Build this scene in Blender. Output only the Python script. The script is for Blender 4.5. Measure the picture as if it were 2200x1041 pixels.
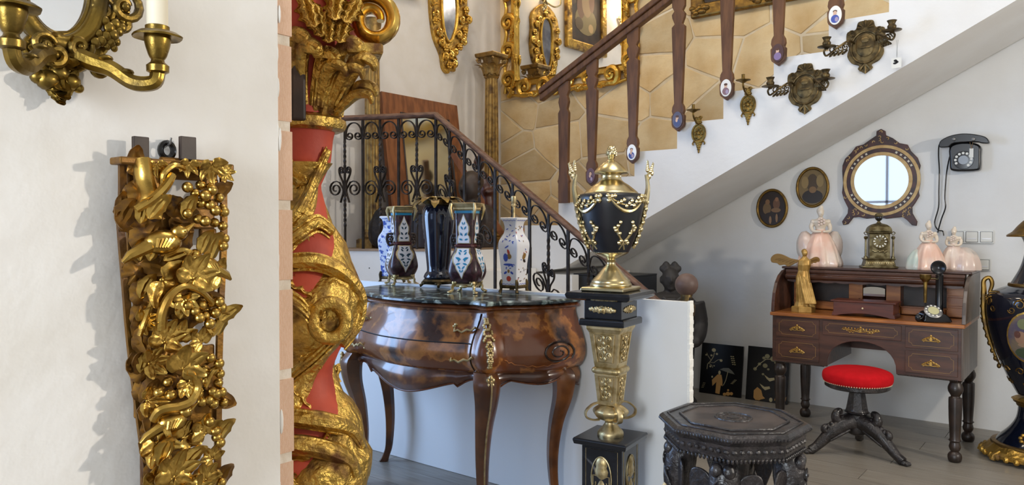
import bpy, math, random
from mathutils import Vector as V, Matrix as M4
pi = math.pi; sin = math.sin; cos = math.cos
for o in list(bpy.data.objects): bpy.data.objects.remove(o, do_unlink=True)
C = bpy.context.scene.collection
S = bpy.context.scene
rnd = random.Random(7)

# ------------------------------------------------------------ camera, world, lights, exposure
CAMH = 1.29; YAW = math.radians(38.46); PITCH = math.radians(1.09); F = 1600.0
cam_d = bpy.data.cameras.new('camera'); cam = bpy.data.objects.new('camera', cam_d); C.objects.link(cam)
cam.location = (0, 0, CAMH); cam.rotation_euler = (pi/2 - PITCH, 0, YAW)
cam_d.sensor_width = 36.0; cam_d.lens = 36.0*F/2200.0; cam_d.clip_start = .02; cam_d.clip_end = 60
S.camera = cam
S.view_settings.view_transform = 'Standard'; S.view_settings.look = 'None'
S.view_settings.gamma = 1; S.view_settings.use_curve_mapping = False
S.view_settings.exposure = 0.25
w = bpy.data.worlds.new('world'); S.world = w; w.use_nodes = True
w.node_tree.nodes['Background'].inputs[0].default_value = (.55, .70, 1, 1)
w.node_tree.nodes['Background'].inputs[1].default_value = 1.5
def area(name, loc, target, sx, sy, power, col, spread=180):
    l = bpy.data.lights.new(name, 'AREA'); l.shape = 'RECTANGLE'; l.size = sx; l.size_y = sy
    l.energy = power; l.color = col; l.spread = math.radians(spread)
    o = bpy.data.objects.new(name, l); C.objects.link(o); o.location = loc
    o.rotation_euler = (V(target)-V(loc)).to_track_quat('-Z', 'Y').to_euler(); return o
COOL = (.56, .74, 1.0); WARM = (1.0, .78, .54); NEUT = (1.0, .95, .89)
# daylight through the windows in wall_left and wall_front, the shop spotlight and added ceiling fill
area('daylight_left', (-4.52, 1.0, 1.55), (-1.0, 2.2, 1.0), 1.5, 1.9, 74, (.38, .60, 1.0))
area('daylight_front', (-.45, -2.88, 1.7), (-.9, 3.0, 1.1), 1.5, 1.7, 138, (.84, .92, 1.0))
area('spot_right', (2.7, 3.4, 2.15), (-1.3, 1.0, 1.2), .14, .14, 80, (1.0, .91, .79))
area('ceiling_fill_mid', (-.9, 2.6, 4.9), (-.9, 2.6, 0), 1.5, 1.5, 40, NEUT)  # added soft fill from above, no lamp known here
area('ceiling_fill_stairs', (-3.3, 3.0, 4.9), (-2.9, 5.6, 2.2), .8, .8, 34, (1.0, .85, .66))  # added warm fill, placed to brighten the stone wall

# ------------------------------------------------------------ pixel to room (2200 x 1041)
fwd = V((-sin(YAW)*cos(PITCH), cos(YAW)*cos(PITCH), -sin(PITCH))); rgt = V((cos(YAW), sin(YAW), 0)); upv = rgt.cross(fwd)
CAM = V((0, 0, CAMH))
def ray(x, y): return fwd + rgt*((x-1100)/F) + upv*((520.5-y)/F)
def pv(x, y, v): d = ray(x, y); return CAM + d*(v/d.y)
def pu(x, y, u): d = ray(x, y); return CAM + d*(u/d.x)
def ph(x, y, h): d = ray(x, y); return CAM + d*((h-CAMH)/d.z)
def ppm(p): return F/((V(p)-CAM).dot(fwd))

# ------------------------------------------------------------ mesh helpers
def T(x=0, y=0, z=0): return M4.Translation((x, y, z))
def RX(a): return M4.Rotation(a, 4, 'X')
def RY(a): return M4.Rotation(a, 4, 'Y')
def RZ(a): return M4.Rotation(a, 4, 'Z')
def SC(x, y=None, z=None):
    if y is None: y = z = x
    return M4.Diagonal((x, y, z, 1))
def catmull(pts, n=6, closed=False):
    P = [V(p) if len(p) == 3 else V((p[0], p[1], 0)) for p in pts]; m = len(P); out = []
    for i in range(m if closed else m-1):
        if closed: a, b, c, d = P[(i-1) % m], P[i], P[(i+1) % m], P[(i+2) % m]
        else: a, b, c, d = P[max(i-1, 0)], P[i], P[i+1], P[min(i+2, m-1)]
        for k in range(n):
            t = k/n
            out.append(.5*((2*b)+(c-a)*t+(2*a-5*b+4*c-d)*t*t+(3*b-a-3*c+d)*t**3))
    if not closed: out.append(P[-1].copy())
    return out
def sm2(pts, n=5, closed=False): return [(p.x, p.y) for p in catmull(pts, n, closed)]
class MB:
    def __init__(s): s.v = []; s.f = []; s.m = []; s.mi = 0
    def add(s, vs, fs, X=None):
        b = len(s.v)
        s.v += [tuple(X @ V(p)) if X is not None else tuple(p) for p in vs]
        for f in fs: s.f.append(tuple(b+i for i in f)); s.m.append(s.mi)
        return s
    def box(s, a, b, X=None):
        (x0, y0, z0), (x1, y1, z1) = a, b
        vs = [(x0,y0,z0),(x1,y0,z0),(x1,y1,z0),(x0,y1,z0),(x0,y0,z1),(x1,y0,z1),(x1,y1,z1),(x0,y1,z1)]
        return s.add(vs, [(3,2,1,0),(4,5,6,7),(0,1,5,4),(1,2,6,5),(2,3,7,6),(3,0,4,7)], X)
    def rings(s, R, X=None, closed=True, cap=True, loop=False):
        n = len(R[0]); vs = [p for r in R for p in r]; fs = []; k = len(R)
        for i in range(k if loop else k-1):
            j2 = (i+1) % k
            for j in range(n if closed else n-1):
                fs.append((i*n+j, i*n+(j+1) % n, j2*n+(j+1) % n, j2*n+j))
        if cap and closed and not loop:
            fs.append(tuple(reversed(range(n)))); fs.append(tuple((k-1)*n+j for j in range(n)))
        return s.add(vs, fs, X)
    def lathe(s, prof, n=24, X=None, cap=True, wob=None):
        R = []
        for r, z in prof:
            R.append([((r*(1+(wob(2*pi*j/n, z) if wob else 0)))*cos(2*pi*j/n), (r*(1+(wob(2*pi*j/n, z) if wob else 0)))*sin(2*pi*j/n), z) for j in range(n)])
        return s.rings(R, X, cap=cap)
    def sq(s, prof, X=None, depth=None, r=.0, n=1):
        # square (or rectangular) sections: prof [(half width, z)]
        R = []
        for h, z in prof:
            d = h if depth is None else h*depth
            c = min(r, h*.9, d*.9)
            if c > 0: R.append([(h-c,-d,z),(h,-d+c,z),(h,d-c,z),(h-c,d,z),(-h+c,d,z),(-h,d-c,z),(-h,-d+c,z),(-h+c,-d,z)])
            else: R.append([(h,-d,z),(h,d,z),(-h,d,z),(-h,-d,z)])
        return s.rings(R, X)
    def tube(s, path, r, n=8, X=None, flat=None, closed=False, cap=True, up=None, twist=0):
        P = [V(p) for p in path]; k = len(P); R = []
        rr = r if isinstance(r, (list, tuple)) else [r]*k
        if len(rr) != k: rr = [rr[0]+(rr[-1]-rr[0])*i/(k-1) if len(rr) == 2 else rr[min(int(i/(k-1)*(len(rr)-1)), len(rr)-2)]*(1-(i/(k-1)*(len(rr)-1)) % 1 if i < k-1 else 0)+rr[min(int(i/(k-1)*(len(rr)-1))+1, len(rr)-1)]*((i/(k-1)*(len(rr)-1)) % 1 if i < k-1 else 1) for i in range(k)]
        t0 = (P[1]-P[0]).normalized()
        nrm = V(up) if up else (V((0,0,1)) if abs(t0.z) < .9 else V((1,0,0)))
        for i in range(k):
            if closed: t = P[(i+1) % k]-P[i-1]
            else: t = P[min(i+1, k-1)]-P[max(i-1, 0)]
            t = t.normalized() if t.length > 1e-9 else t0
            if up: nrm = V(up)
            nrm = nrm-t*nrm.dot(t)
            if nrm.length < 1e-6: nrm = t.orthogonal()
            nrm.normalize(); b = t.cross(nrm)
            fl = flat if flat else 1
            R.append([tuple(P[i]+(nrm*cos(2*pi*j/n+twist*i+pi/n)*fl+b*sin(2*pi*j/n+twist*i+pi/n))*rr[i]) for j in range(n)])
        return s.rings(R, X, cap=cap and not closed, loop=closed)
    def ball(s, c, r, n=10, m=7, X=None):
        if not isinstance(r, (tuple, list)): r = (r, r, r)
        R = []
        for i in range(m+1):
            a = -pi/2+pi*i/m; a = max(min(a, pi/2-.02), -pi/2+.02)
            R.append([(c[0]+r[0]*cos(a)*cos(2*pi*j/n), c[1]+r[1]*cos(a)*sin(2*pi*j/n), c[2]+r[2]*sin(a)) for j in range(n)])
        return s.rings(R, X)
    def prism(s, poly, y0, y1, X=None):
        # polygon in (x, z), extruded from y0 (front, towards the viewer) to y1
        n = len(poly)
        a = sum(poly[i][0]*poly[(i+1) % n][1]-poly[(i+1) % n][0]*poly[i][1] for i in range(n))
        if a < 0: poly = list(reversed(poly))
        vs = [(p[0], y0, p[1]) for p in poly]+[(p[0], y1, p[1]) for p in poly]
        fs = [tuple(range(n)), tuple(reversed(range(n, 2*n)))]
        fs += [(i, i+n, (i+1) % n+n, (i+1) % n) for i in range(n)]
        return s.add(vs, fs, X)
    def ringprism(s, outer, inner, y0, y1, X=None):
        n = len(outer)
        vs = [(p[0], y0, p[1]) for p in outer]+[(p[0], y0, p[1]) for p in inner]+[(p[0], y1, p[1]) for p in outer]+[(p[0], y1, p[1]) for p in inner]
        fs = []
        for i in range(n):
            j = (i+1) % n
            fs += [(i, j, n+j, n+i), (2*n+j, 2*n+i, 3*n+i, 3*n+j), (i, 2*n+i, 2*n+j, j), (n+j, 3*n+j, 3*n+i, n+i)]
        return s.add(vs, fs, X)
    def strip(s, rows, fn, th=.001, X=None, m=4):
        # rows: [(half width, z)] about centre, mapped on a surface by fn(x, z, offset)
        R0 = [[fn(-h+2*h*j/m, z, th) for j in range(m+1)] for h, z in rows]
        return s.rings(R0, X, closed=False)
    def grid(s, fn, nu, nv, X=None):
        vs = [fn(i/nu, j/nv) for i in range(nu+1) for j in range(nv+1)]
        fs = [(i*(nv+1)+j, (i+1)*(nv+1)+j, (i+1)*(nv+1)+j+1, i*(nv+1)+j+1) for i in range(nu) for j in range(nv)]
        return s.add(vs, fs, X)
    def mesh(s, name, mats, smooth=42):
        me = bpy.data.meshes.new(name); me.from_pydata(s.v, [], s.f)
        for m in (mats if isinstance(mats, (list, tuple)) else [mats]): me.materials.append(m)
        if isinstance(mats, (list, tuple)): me.polygons.foreach_set('material_index', s.m)
        import bmesh
        bm = bmesh.new(); bm.from_mesh(me); bmesh.ops.recalc_face_normals(bm, faces=bm.faces); bm.to_mesh(me); bm.free()
        if smooth:
            me.polygons.foreach_set('use_smooth', [True]*len(me.polygons)); me.set_sharp_from_angle(angle=math.radians(smooth))
        me.update(); return me
    def build(s, name, mats, parent=None, smooth=42, bevel=0, remesh=0, solid=0, X=None, seg=2):
        return obj(name, s.mesh(name, mats, smooth), parent, bevel, remesh, solid, X, seg)
def obj(name, me, parent=None, bevel=0, remesh=0, solid=0, X=None, seg=2):
    o = bpy.data.objects.new(name, me); C.objects.link(o); o.parent = parent
    if X is not None: o.matrix_local = X
    if solid:
        m = o.modifiers.new('solid', 'SOLIDIFY'); m.thickness = solid; m.offset = 0
    if remesh:
        m = o.modifiers.new('remesh', 'REMESH'); m.mode = 'VOXEL'; m.voxel_size = remesh; m.use_smooth_shade = True
        m2 = o.modifiers.new('soft', 'SMOOTH'); m2.factor = .5; m2.iterations = 2
    if bevel:
        m = o.modifiers.new('bevel', 'BEVEL'); m.width = bevel; m.segments = seg; m.limit_method = 'ANGLE'; m.angle_limit = math.radians(40); m.harden_normals = False
    return o
def tag(o, label=None, cat=None, group=None, kind=None):
    if label: o['label'] = label
    if cat: o['category'] = cat
    if group: o['group'] = group
    if kind: o['kind'] = kind
    return o
def thing(name, label, cat, loc=(0,0,0), rz=0, group=None):
    o = bpy.data.objects.new(name, None); C.objects.link(o); o.empty_display_size = .05
    o.location = loc; o.rotation_euler = (0, 0, rz); return tag(o, label, cat, group)
def struct(name, mb, m, label, smooth=42, bevel=0, parent=None):
    o = mb.build(name, m, parent, smooth, bevel)
    if parent is None: tag(o, label, None, None, 'structure')
    return o
def dup(root, loc, rz, label=None):
    r = root.copy(); C.objects.link(r); r.location = loc; r.rotation_euler = (0, 0, rz)
    if label: r['label'] = label
    for ch in list(root.children):
        c = ch.copy(); C.objects.link(c); c.parent = r
        for g in ch.children:
            d = g.copy(); C.objects.link(d); d.parent = c
    return r
def spiral(cx, cy, r0, r1, a0, turns, n=22):
    return [(cx+(r0+(r1-r0)*i/n)*cos(a0+2*pi*turns*i/n), cy+(r0+(r1-r0)*i/n)*sin(a0+2*pi*turns*i/n)) for i in range(n+1)]
def ell(cx, cy, rx, ry, n=24, a0=0): return [(cx+rx*cos(2*pi*i/n+a0), cy+ry*sin(2*pi*i/n+a0)) for i in range(n)]
def xz(pts, y=0): return [(p[0], y, p[1]) for p in pts]
def leaf_mb(L=1, W=.3, lobes=4, depth=.25, curl=.6, ridge=.04, th=.03, nt=14, ns=6, tip=.9):
    """carved leaf: grows along +z from the origin, faces -y, curls towards -y"""
    def pt(t, sx, off):
        w = W*(sin(pi*min(t**tip, 1)*.96+.06))**.75*(1-depth*abs(cos(lobes*pi*t)))
        ang = curl*t*t; z = L*t*cos(ang*.6); y = -L*t*sin(ang*.6)
        y += ridge*L*(cos(sx*pi*2.5)*.5+.5)*sin(pi*t)-.5*W*(1-sx*sx)*.5*sin(pi*min(1, t+.1))-off
        return (w*sx, y, z)
    m = MB(); R = []
    for i in range(nt+1):
        t = i/nt
        R.append([pt(t, -1+2*j/ns, th*L*.5) for j in range(ns+1)]+[pt(t, 1-2*j/ns, -th*L*.5) for j in range(ns+1)])
    m.rings(R); return m
def palm_mb(R0=1, lobes=5, notch=.42, dome=.22, th=.05, nr=5, na=40, vein=.05, serr=.05):
    """vine leaf facing -y in the xz plane, stalk end at -z"""
    m = MB(); rows = []
    for side in (-1, 1):
        Rr = []
        for i in range(nr+1):
            f = i/nr; ring = []
            for j in range(na):
                a = 2*pi*j/na; q = (a-pi/2)
                lob = (1-notch)+notch*(abs(cos(q*lobes/2))**.5)
                r = R0*f*lob*(1+serr*sin(a*lobes*5)*f)
                if abs(((a+pi/2+pi) % (2*pi))-pi) < .3: r *= .55
                y = side*th*R0*.5*(1-.6*f*f)-dome*R0*(1-f*f)+vein*R0*(abs(sin(q*lobes/2))-.5*max(0, 1-abs(sin(q*lobes/2))*5))*f
                ring.append((r*cos(a), y, r*sin(a)))
            Rr.append(ring)
        rows.append(Rr)
    m.rings(rows[0][1:]+rows[1][1:][::-1]); return m
def fan_mb(n=5, spread=3.3, W=.33, lens=(.78, .95, 1.05, .95, .78)):
    """vine leaf of rounded leaflets, each with its own midrib; facing -y, stalk at the origin"""
    m = MB()
    for i in range(n):
        a = -spread/2+spread*i/(n-1); L = lens[i*len(lens)//n]
        q = leaf_mb(L, W, 9, .07, .55, .02, .05, 12, 6, .62)
        vs = []
        for x, y, z in q.v:
            f = max(0, min(1, z/L)); w_ = W*sin(pi*min(1, max(.02, f**.62*.96)))+.01
            y += .10*L*(max(0, 1-abs(x)/(w_*.35)))*.5*sin(pi*min(1, f+.05))-.05*abs(sin(f*9+abs(x)/w_*2))*min(1, abs(x)/w_*2)*.5
            vs.append((x, y-.02*abs(i-n/2), z))
        m.add(vs, q.f, RY(a) @ T(0, 0, .06))
    m.ball((0, -.03, .02), (.10, .06, .10), 8, 6); return m
# ------------------------------------------------------------ materials
MATS = {}
def mat(name, c, rough=.5, metal=0, c2=None, ns=8, nd=4, lo=.4, hi=.6, bump=0, bs=None, bd=.002, spec=.5, coat=0, stretch=None, emis=0, ecol=None, trans=0, var=0, tex='noise', c3=None, r2=None, dist=0, m2=None):
    if name in MATS: return MATS[name]
    m = bpy.data.materials.new(name); m.use_nodes = True; nt = m.node_tree; N = nt.nodes; Lk = nt.links.new
    b = N['Principled BSDF']; I = b.inputs
    I['Base Color'].default_value = (*c, 1); I['Roughness'].default_value = rough; I['Metallic'].default_value = metal
    I['Specular IOR Level'].default_value = spec; I['Coat Weight'].default_value = coat; I['Coat Roughness'].default_value = .08
    if trans: I['Transmission Weight'].default_value = trans
    if emis: I['Emission Color'].default_value = (*(ecol or c), 1); I['Emission Strength'].default_value = emis
    tc = N.new('ShaderNodeTexCoord'); mp = N.new('ShaderNodeMapping'); Lk(tc.outputs['Object'], mp.inputs[0])
    if stretch: mp.inputs['Scale'].default_value = stretch
    def noise(scale, det, d=0):
        if tex == 'wave' and d == 0:
            n = N.new('ShaderNodeTexWave'); n.inputs['Scale'].default_value = scale; n.inputs['Distortion'].default_value = dist or 5; n.inputs['Detail'].default_value = det; n.inputs['Detail Scale'].default_value = 1.6
        elif tex == 'voronoi' and d == 0:
            n = N.new('ShaderNodeTexVoronoi'); n.inputs['Scale'].default_value = scale
        else:
            n = N.new('ShaderNodeTexNoise'); n.inputs['Scale'].default_value = scale; n.inputs['Detail'].default_value = det; n.inputs['Distortion'].default_value = dist
        Lk(mp.outputs[0], n.inputs['Vector']); return n
    col = None
    if c2:
        n = noise(ns, nd); r = N.new('ShaderNodeValToRGB'); Lk(n.outputs[0], r.inputs[0])
        e = r.color_ramp.elements; e[0].position = lo; e[0].color = (*c, 1); e[1].position = hi; e[1].color = (*c2, 1)
        if c3:
            k = e.new(min(.99, hi+.12)); k.color = (*c3, 1)
        col = r.outputs[0]
        if r2 is not None or m2 is not None:
            for tgt, v0, v1 in (('Roughness', rough, r2), ('Metallic', metal, m2)):
                if v1 is None: continue
                mr = N.new('ShaderNodeMapRange'); mr.inputs[1].default_value = lo; mr.inputs[2].default_value = hi; mr.inputs[3].default_value = v0; mr.inputs[4].default_value = v1
                Lk(n.outputs[0], mr.inputs[0]); Lk(mr.outputs[0], I[tgt])
    if var:
        oi = N.new('ShaderNodeObjectInfo'); hs = N.new('ShaderNodeHueSaturation')
        mr = N.new('ShaderNodeMapRange'); mr.inputs[3].default_value = 1-var; mr.inputs[4].default_value = 1+var
        Lk(oi.outputs['Random'], mr.inputs[0]); Lk(mr.outputs[0], hs.inputs['Value'])
        if col: Lk(col, hs.inputs['Color'])
        else: hs.inputs['Color'].default_value = (*c, 1)
        col = hs.outputs[0]
    if col: Lk(col, I['Base Color'])
    if bump:
        n = noise(bs or ns*3, 5, 1); bp = N.new('ShaderNodeBump'); bp.inputs['Strength'].default_value = bump; bp.inputs['Distance'].default_value = bd
        Lk(n.outputs[0], bp.inputs['Height']); Lk(bp.outputs[0], I['Normal'])
    MATS[name] = m; return m
def hx(h):
    f = lambda v: ((v/255+.055)/1.055)**2.4 if v/255 > .04045 else v/255/12.92
    h = h.lstrip('#'); return tuple(f(int(h[i:i+2], 16)) for i in (0, 2, 4))
PLASTER = mat('white_plaster', hx('e4e3e0'), .85, c2=hx('e0deda'), ns=3, bump=.35, bs=9, bd=.01)
PLASTER2 = mat('rough_plaster', hx('e5e2dd'), .85, c2=hx('e0dcd5'), ns=5, bump=.4, bs=8, bd=.012)
SOFF = mat('soffit_plaster', hx('dcdad6'), .9, bump=.1, bs=10)
STONE = mat('sandstone', hx('dfca9f'), .85, c2=hx('ccac78'), ns=4, nd=6, lo=.35, hi=.7, c3=hx('e2d2b0'), var=.2, bump=.6, bs=8, bd=.02)
MORTAR = mat('lime_mortar', hx('e2d4b8'), .9, c2=hx('d8c6a4'), ns=6, bump=.6, bs=16, bd=.01)
BRICK = mat('pale_brick', hx('e2c0a6'), .85, c2=hx('d9b092'), ns=14, lo=.3, hi=.7, var=.05, bump=.5, bs=60, bd=.003)
BMORT = mat('brick_mortar', hx('e0d4c4'), .9, c2=hx('d2c2ae'), ns=30, bump=.7, bs=60, bd=.004)
FLOOR = mat('floor_plank', hx('918b82'), .34, c2=hx('7d766b'), ns=5, nd=6, stretch=(1, 7, 1), var=.07, spec=.5)
FLOORB = mat('floor_joint', hx('6d665c'), .6)
GOLD = mat('gold_leaf', hx('d2a84c'), .30, .92, c2=hx('86602a'), ns=9, nd=6, lo=.5, hi=.78, bump=.7, bs=30, bd=.008, r2=.55, m2=.75)
GOLDB = mat('bright_gold', hx('dfb95f'), .24, .95, c2=hx('b3853a'), ns=14, lo=.45, hi=.75, bump=.25, bs=50, bd=.002)
GOLDO = mat('old_gold', hx('c39b4a'), .36, .9, c2=hx('5d4020'), ns=14, nd=6, lo=.46, hi=.70, bump=.9, bs=26, bd=.012, r2=.75, m2=.2)
GOLDD = mat('dull_gold', hx('8a6c38'), .42, 1, c2=hx('4a3418'), ns=20, nd=5, lo=.45, hi=.72, bump=.4, bs=60, bd=.003, m2=.5)
BRONZE = mat('gilt_bronze', hx('cbb88c'), .40, .9, c2=hx('9c8552'), ns=30, lo=.45, hi=.7, bump=.35, bs=110, bd=.002)
BRASS = mat('polished_brass', hx('d6c8a0'), .27, 1, c2=hx('b5a06a'), ns=10, lo=.4, hi=.75, bump=.15, bs=40, bd=.002)
SCONCEG = mat('bronzed_sconce', hx('8d7335'), .33, 1, c2=hx('4e3f20'), ns=22, nd=5, lo=.42, hi=.7, bump=.35, bs=70, bd=.003, m2=.75)
DBRONZE = mat('dark_bronze', hx('6f5d3c'), .45, .85, c2=hx('463a26'), ns=30, bump=.3, bs=80, bd=.002)
IRON = mat('wrought_iron', hx('3b332e'), .5, .6, c2=hx('29231f'), ns=20, bump=.3, bs=60, bd=.002)
RAILW = mat('rail_wood', hx('70503e'), .5, c2=hx('54382a'), ns=6, nd=5, stretch=(1, 8, 8))
BALW = mat('baluster_wood', hx('6a4526'), .5, c2=hx('523218'), ns=5, nd=5, stretch=(6, 6, 1), var=.05)
FRAMEW = mat('frame_wood', hx('8a5530'), .5, c2=hx('6e4022'), ns=5, nd=5, stretch=(6, 6, 1))
DARKW = mat('dark_wood', hx('3a2a20'), .5, c2=hx('241913'), ns=8, bump=.3, bs=30)
EBONY = mat('carved_ebony', hx('302b2b'), .32, c2=hx('1b1819'), ns=26, bump=.8, bs=70, bd=.006, coat=.2)
EBTOP = mat('ebony_top', hx('4b403a'), .38, c2=hx('352d2a'), ns=12, bump=.15, bs=40)
DESKW = mat('desk_walnut', hx('4f2f20'), .38, c2=hx('3a2117'), ns=5, nd=5, stretch=(1, 6, 6), coat=.2)
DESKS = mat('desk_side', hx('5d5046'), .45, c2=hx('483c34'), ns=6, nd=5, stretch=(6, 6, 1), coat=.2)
DESKI = mat('desk_interior', hx('a8682f'), .35, c2=hx('8a5024'), ns=6, nd=6, stretch=(1, 5, 5), coat=.25)
DESKL = mat('desk_leg', hx('33261f'), .4, c2=hx('221914'), ns=12, coat=.1)
MARQ = mat('marquetry', hx('6e3d1e'), .26, c2=hx('a86c34'), ns=6, nd=13, lo=.47, hi=.50, c3=hx('38221a'), coat=.5, dist=.1)
MARQD = mat('marquetry_dark', hx('4a2c20'), .26, c2=hx('5a3622'), ns=7, nd=12, lo=.42, hi=.52, c3=hx('96602e'), coat=.5, dist=.15)
WALN = mat('walnut_moulding', hx('6b3a1c'), .25, c2=hx('52290f'), ns=6, stretch=(1, 6, 6), coat=.5)
LEGW = mat('cabriole_wood', hx('70431f'), .3, c2=hx('4a2b17'), ns=7, nd=6, lo=.4, hi=.6, coat=.4)
MARBLE = mat('green_marble', hx('1d2527'), .18, c2=hx('2c3838'), ns=9, nd=10, lo=.46, hi=.52, c3=hx('9fb0ac'), coat=.2, dist=1.8)
BMARB = mat('black_marble', hx('17181c'), .2, c2=hx('1f2126'), ns=5, nd=10, lo=.55, hi=.66, c3=hx('8f8d8c'), coat=.2, dist=2.2)
BOARD = mat('white_board', hx('e2e2e0'), .6)
FOAM = mat('foam_edge', hx('efeee8'), .8, bump=.8, bs=60, bd=.006)
RED = mat('red_velvet', hx('c0141c'), .9, c2=hx('b81219'), ns=30, spec=.15)
REDP = mat('red_bole', hx('bd4a30'), .6, c2=hx('a53a26'), ns=10, bump=.4, bs=30, bd=.004)
PEARL = mat('pearl_nail', hx('e0cfae'), .35, .3)
MIRROR = mat('mirror_glass', (.9, .92, .93), .02, 1)
MIRROR2 = mat('old_mirror', (.42, .40, .38), .12, 1, c2=(.22, .2, .2), ns=6, nd=5)
MIRROR3 = mat('dim_mirror', (.62, .66, .62), .12, 1)
CANDLE = mat('candle_wax', hx('e2d9c2'), .5)
BLACKP = mat('black_plastic', hx('151517'), .25)
BLACKL = mat('black_lacquer', hx('0f0f12'), .3)
GREYM = mat('grey_metal', hx('8c8c8c'), .4, .8)
WHITE = mat('white_glaze', hx('e6e6ea'), .15, coat=.3)
IVORY = mat('ivory_inlay', hx('d8c49a'), .4)
BONE = mat('bone_inlay', hx('c9ab72'), .45, c2=hx('b8935a'), ns=20)
SHELLW = mat('tortoise_wood', hx('4a241a'), .35, c2=hx('2e1712'), ns=20)
PEARLI = mat('pearl_inlay', hx('d9d2c0'), .35)
EBLUE = mat('cobalt_glaze', hx('0c1122'), .08, coat=.5)
PURPLE = mat('oxblood_enamel', hx('2a1216'), .3, c2=hx('43232a'), ns=60, nd=3, lo=.45, hi=.6, coat=.15)
TURQ = mat('turquoise_enamel', hx('2a86ae'), .3)
TEAL = mat('teal_enamel', hx('1d3c4d'), .3)
BLUE = mat('blue_enamel', hx('3a55b4'), .3)
REDE = mat('red_enamel', hx('b5402c'), .35)
OCHRE = mat('ochre_enamel', hx('8d6a34'), .4)
DELFT = mat('delft_glaze', hx('dfe3ee'), .15, c2=hx('5068b0'), ns=40, nd=4, lo=.52, hi=.6, coat=.3)
URNB = mat('urn_black', hx('17191f'), .36)
NAVY = mat('navy_porcelain', hx('0d1220'), .1, coat=.5)
PORC = mat('porcelain', hx('d3c5b2'), .3, coat=.2)
PINK = mat('pink_porcelain', hx('d8b09c'), .3, c2=hx('dccabb'), ns=7, lo=.4, hi=.62, coat=.2)
PALE = mat('pale_porcelain', hx('d6cabc'), .3, c2=hx('cdb6a8'), ns=8, coat=.2)
GREENP = mat('green_porcelain', hx('bcc8bc'), .3, c2=hx('d6cabc'), ns=7, coat=.2)
RESING = mat('gold_resin', hx('b5904e'), .4, .45, c2=hx('9a7638'), ns=20)
WINGB = mat('wing_bronze', hx('80602f'), .45, .5)
CLOCKM = mat('clock_metal', hx('84795a'), .38, .85, c2=hx('55492f'), ns=30, bump=.3, bs=70, bd=.002)
OAK = mat('box_mahogany', hx('5d2c1c'), .4, c2=hx('4a2015'), ns=6, stretch=(1, 6, 6))
TERRA = mat('dark_clay', hx('2b2827'), .6, bump=.4, bs=40)
CLAYB = mat('brown_ball', hx('6c574e'), .5, c2=hx('5c4840'), ns=10)
SWITCHF = mat('switch_frame', hx('c9c8c2'), .3, .1)
SWITCHW = mat('switch_white', hx('dcdad2'), .4)
SWITCHD = mat('switch_gap', hx('4c4a44'), .5)
SHAG = mat('dark_hide', hx('33281f'), .8, c2=hx('1f1813'), ns=14, bump=.9, bs=40, bd=.01)
SKIN = mat('paint_skin', hx('cfa283'), .4)
CANVAS = mat('dark_canvas', hx('4a3826'), .5, c2=hx('2a1f16'), ns=5, nd=6, c3=hx('6e563a'))
COLG = mat('column_gilt', hx('a8884e'), .42, .75, c2=hx('563c20'), ns=18, nd=6, lo=.45, hi=.7, bump=.6, bs=50, bd=.004, m2=.3)
ALTG = mat('altar_gold', hx('cba755'), .32, .95, c2=hx('6a4520'), ns=16, nd=8, lo=.50, hi=.66, bump=1, bs=55, bd=.010, r2=.7, m2=.35)
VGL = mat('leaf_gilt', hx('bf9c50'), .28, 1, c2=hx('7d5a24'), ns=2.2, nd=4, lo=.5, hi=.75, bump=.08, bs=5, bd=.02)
VGD = mat('leaf_gilt_shade', hx('8a642c'), .42, .9, c2=hx('4c3018'), ns=2.5, nd=4, lo=.42, hi=.68, m2=.3)  # darker copy of the leaf gilt: shade of the back layers in colour
DMOUNT = mat('desk_mount', hx('b08a48'), .38, .9)
def flat(h, rough=.45): return mat('paint_'+h.strip('#'), hx(h), rough)
# ------------------------------------------------------------ the room (x = along the stone wall, y = into it, z = up)
UL, VB, UR, VF, HC = -4.59, 5.62, 3.0, -3.0, 5.0          # left wall, back wall, right wall, front wall, ceiling
UP = -1.361                                                 # face of the near partition
fl = struct('floor', MB().box((UL, VF, -.06), (UR, VB, -.012)), FLOORB, 'pale grey floor of wide wood-look planks')
pw, pl = .192, 1.25
plank_me = None
for i in range(21):
    y0 = 1.6+i*pw; off = (i*.47) % 1*pl
    x = UL-off
    while x < 1.2:
        a, b = max(x, UL)+.0015, min(x+pl, 1.6)-.0015
        if b-a > .08:
            o = MB().box((-.5, -.5, -.012), (.5, .5, 0)).build('plank', FLOOR, fl, 0) if plank_me is None else obj('plank', plank_me, fl)
            plank_me = o.data; o.location = ((a+b)/2, y0+pw/2, 0); o.scale = (b-a, pw-.003, 1)
        x += pl
struct('ceiling', MB().box((UL-.1, VF-.1, HC), (UR+.1, VB+.1, HC+.1)), SOFF, 'plain white ceiling high above the stairs')
wb = struct('wall_back', MB().box((UL, VB, 0), (UR, VB+.2, HC)), PLASTER, 'white plaster wall behind the desk and stairs')
def stair_line(u): return 2.184-.174*(-1.641-u)/.33
MB().prism([(UL, .9), (-3.6, .9), (-3.3, 1.2), (.9, 1.2+.527*4.2), (.9, HC), (UL, HC)], VB-.022, VB).build('mortar_bed', MORTAR, wb, 0)
rs = random.Random(5)
sites = []
for i in range(-1, 10):
    for j in range(0, 13):
        sites.append((UL+.1+(i+.5*(j % 2))*.50+rs.uniform(-.2, .2), .95+j*.27+rs.uniform(-.11, .11)))
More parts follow.
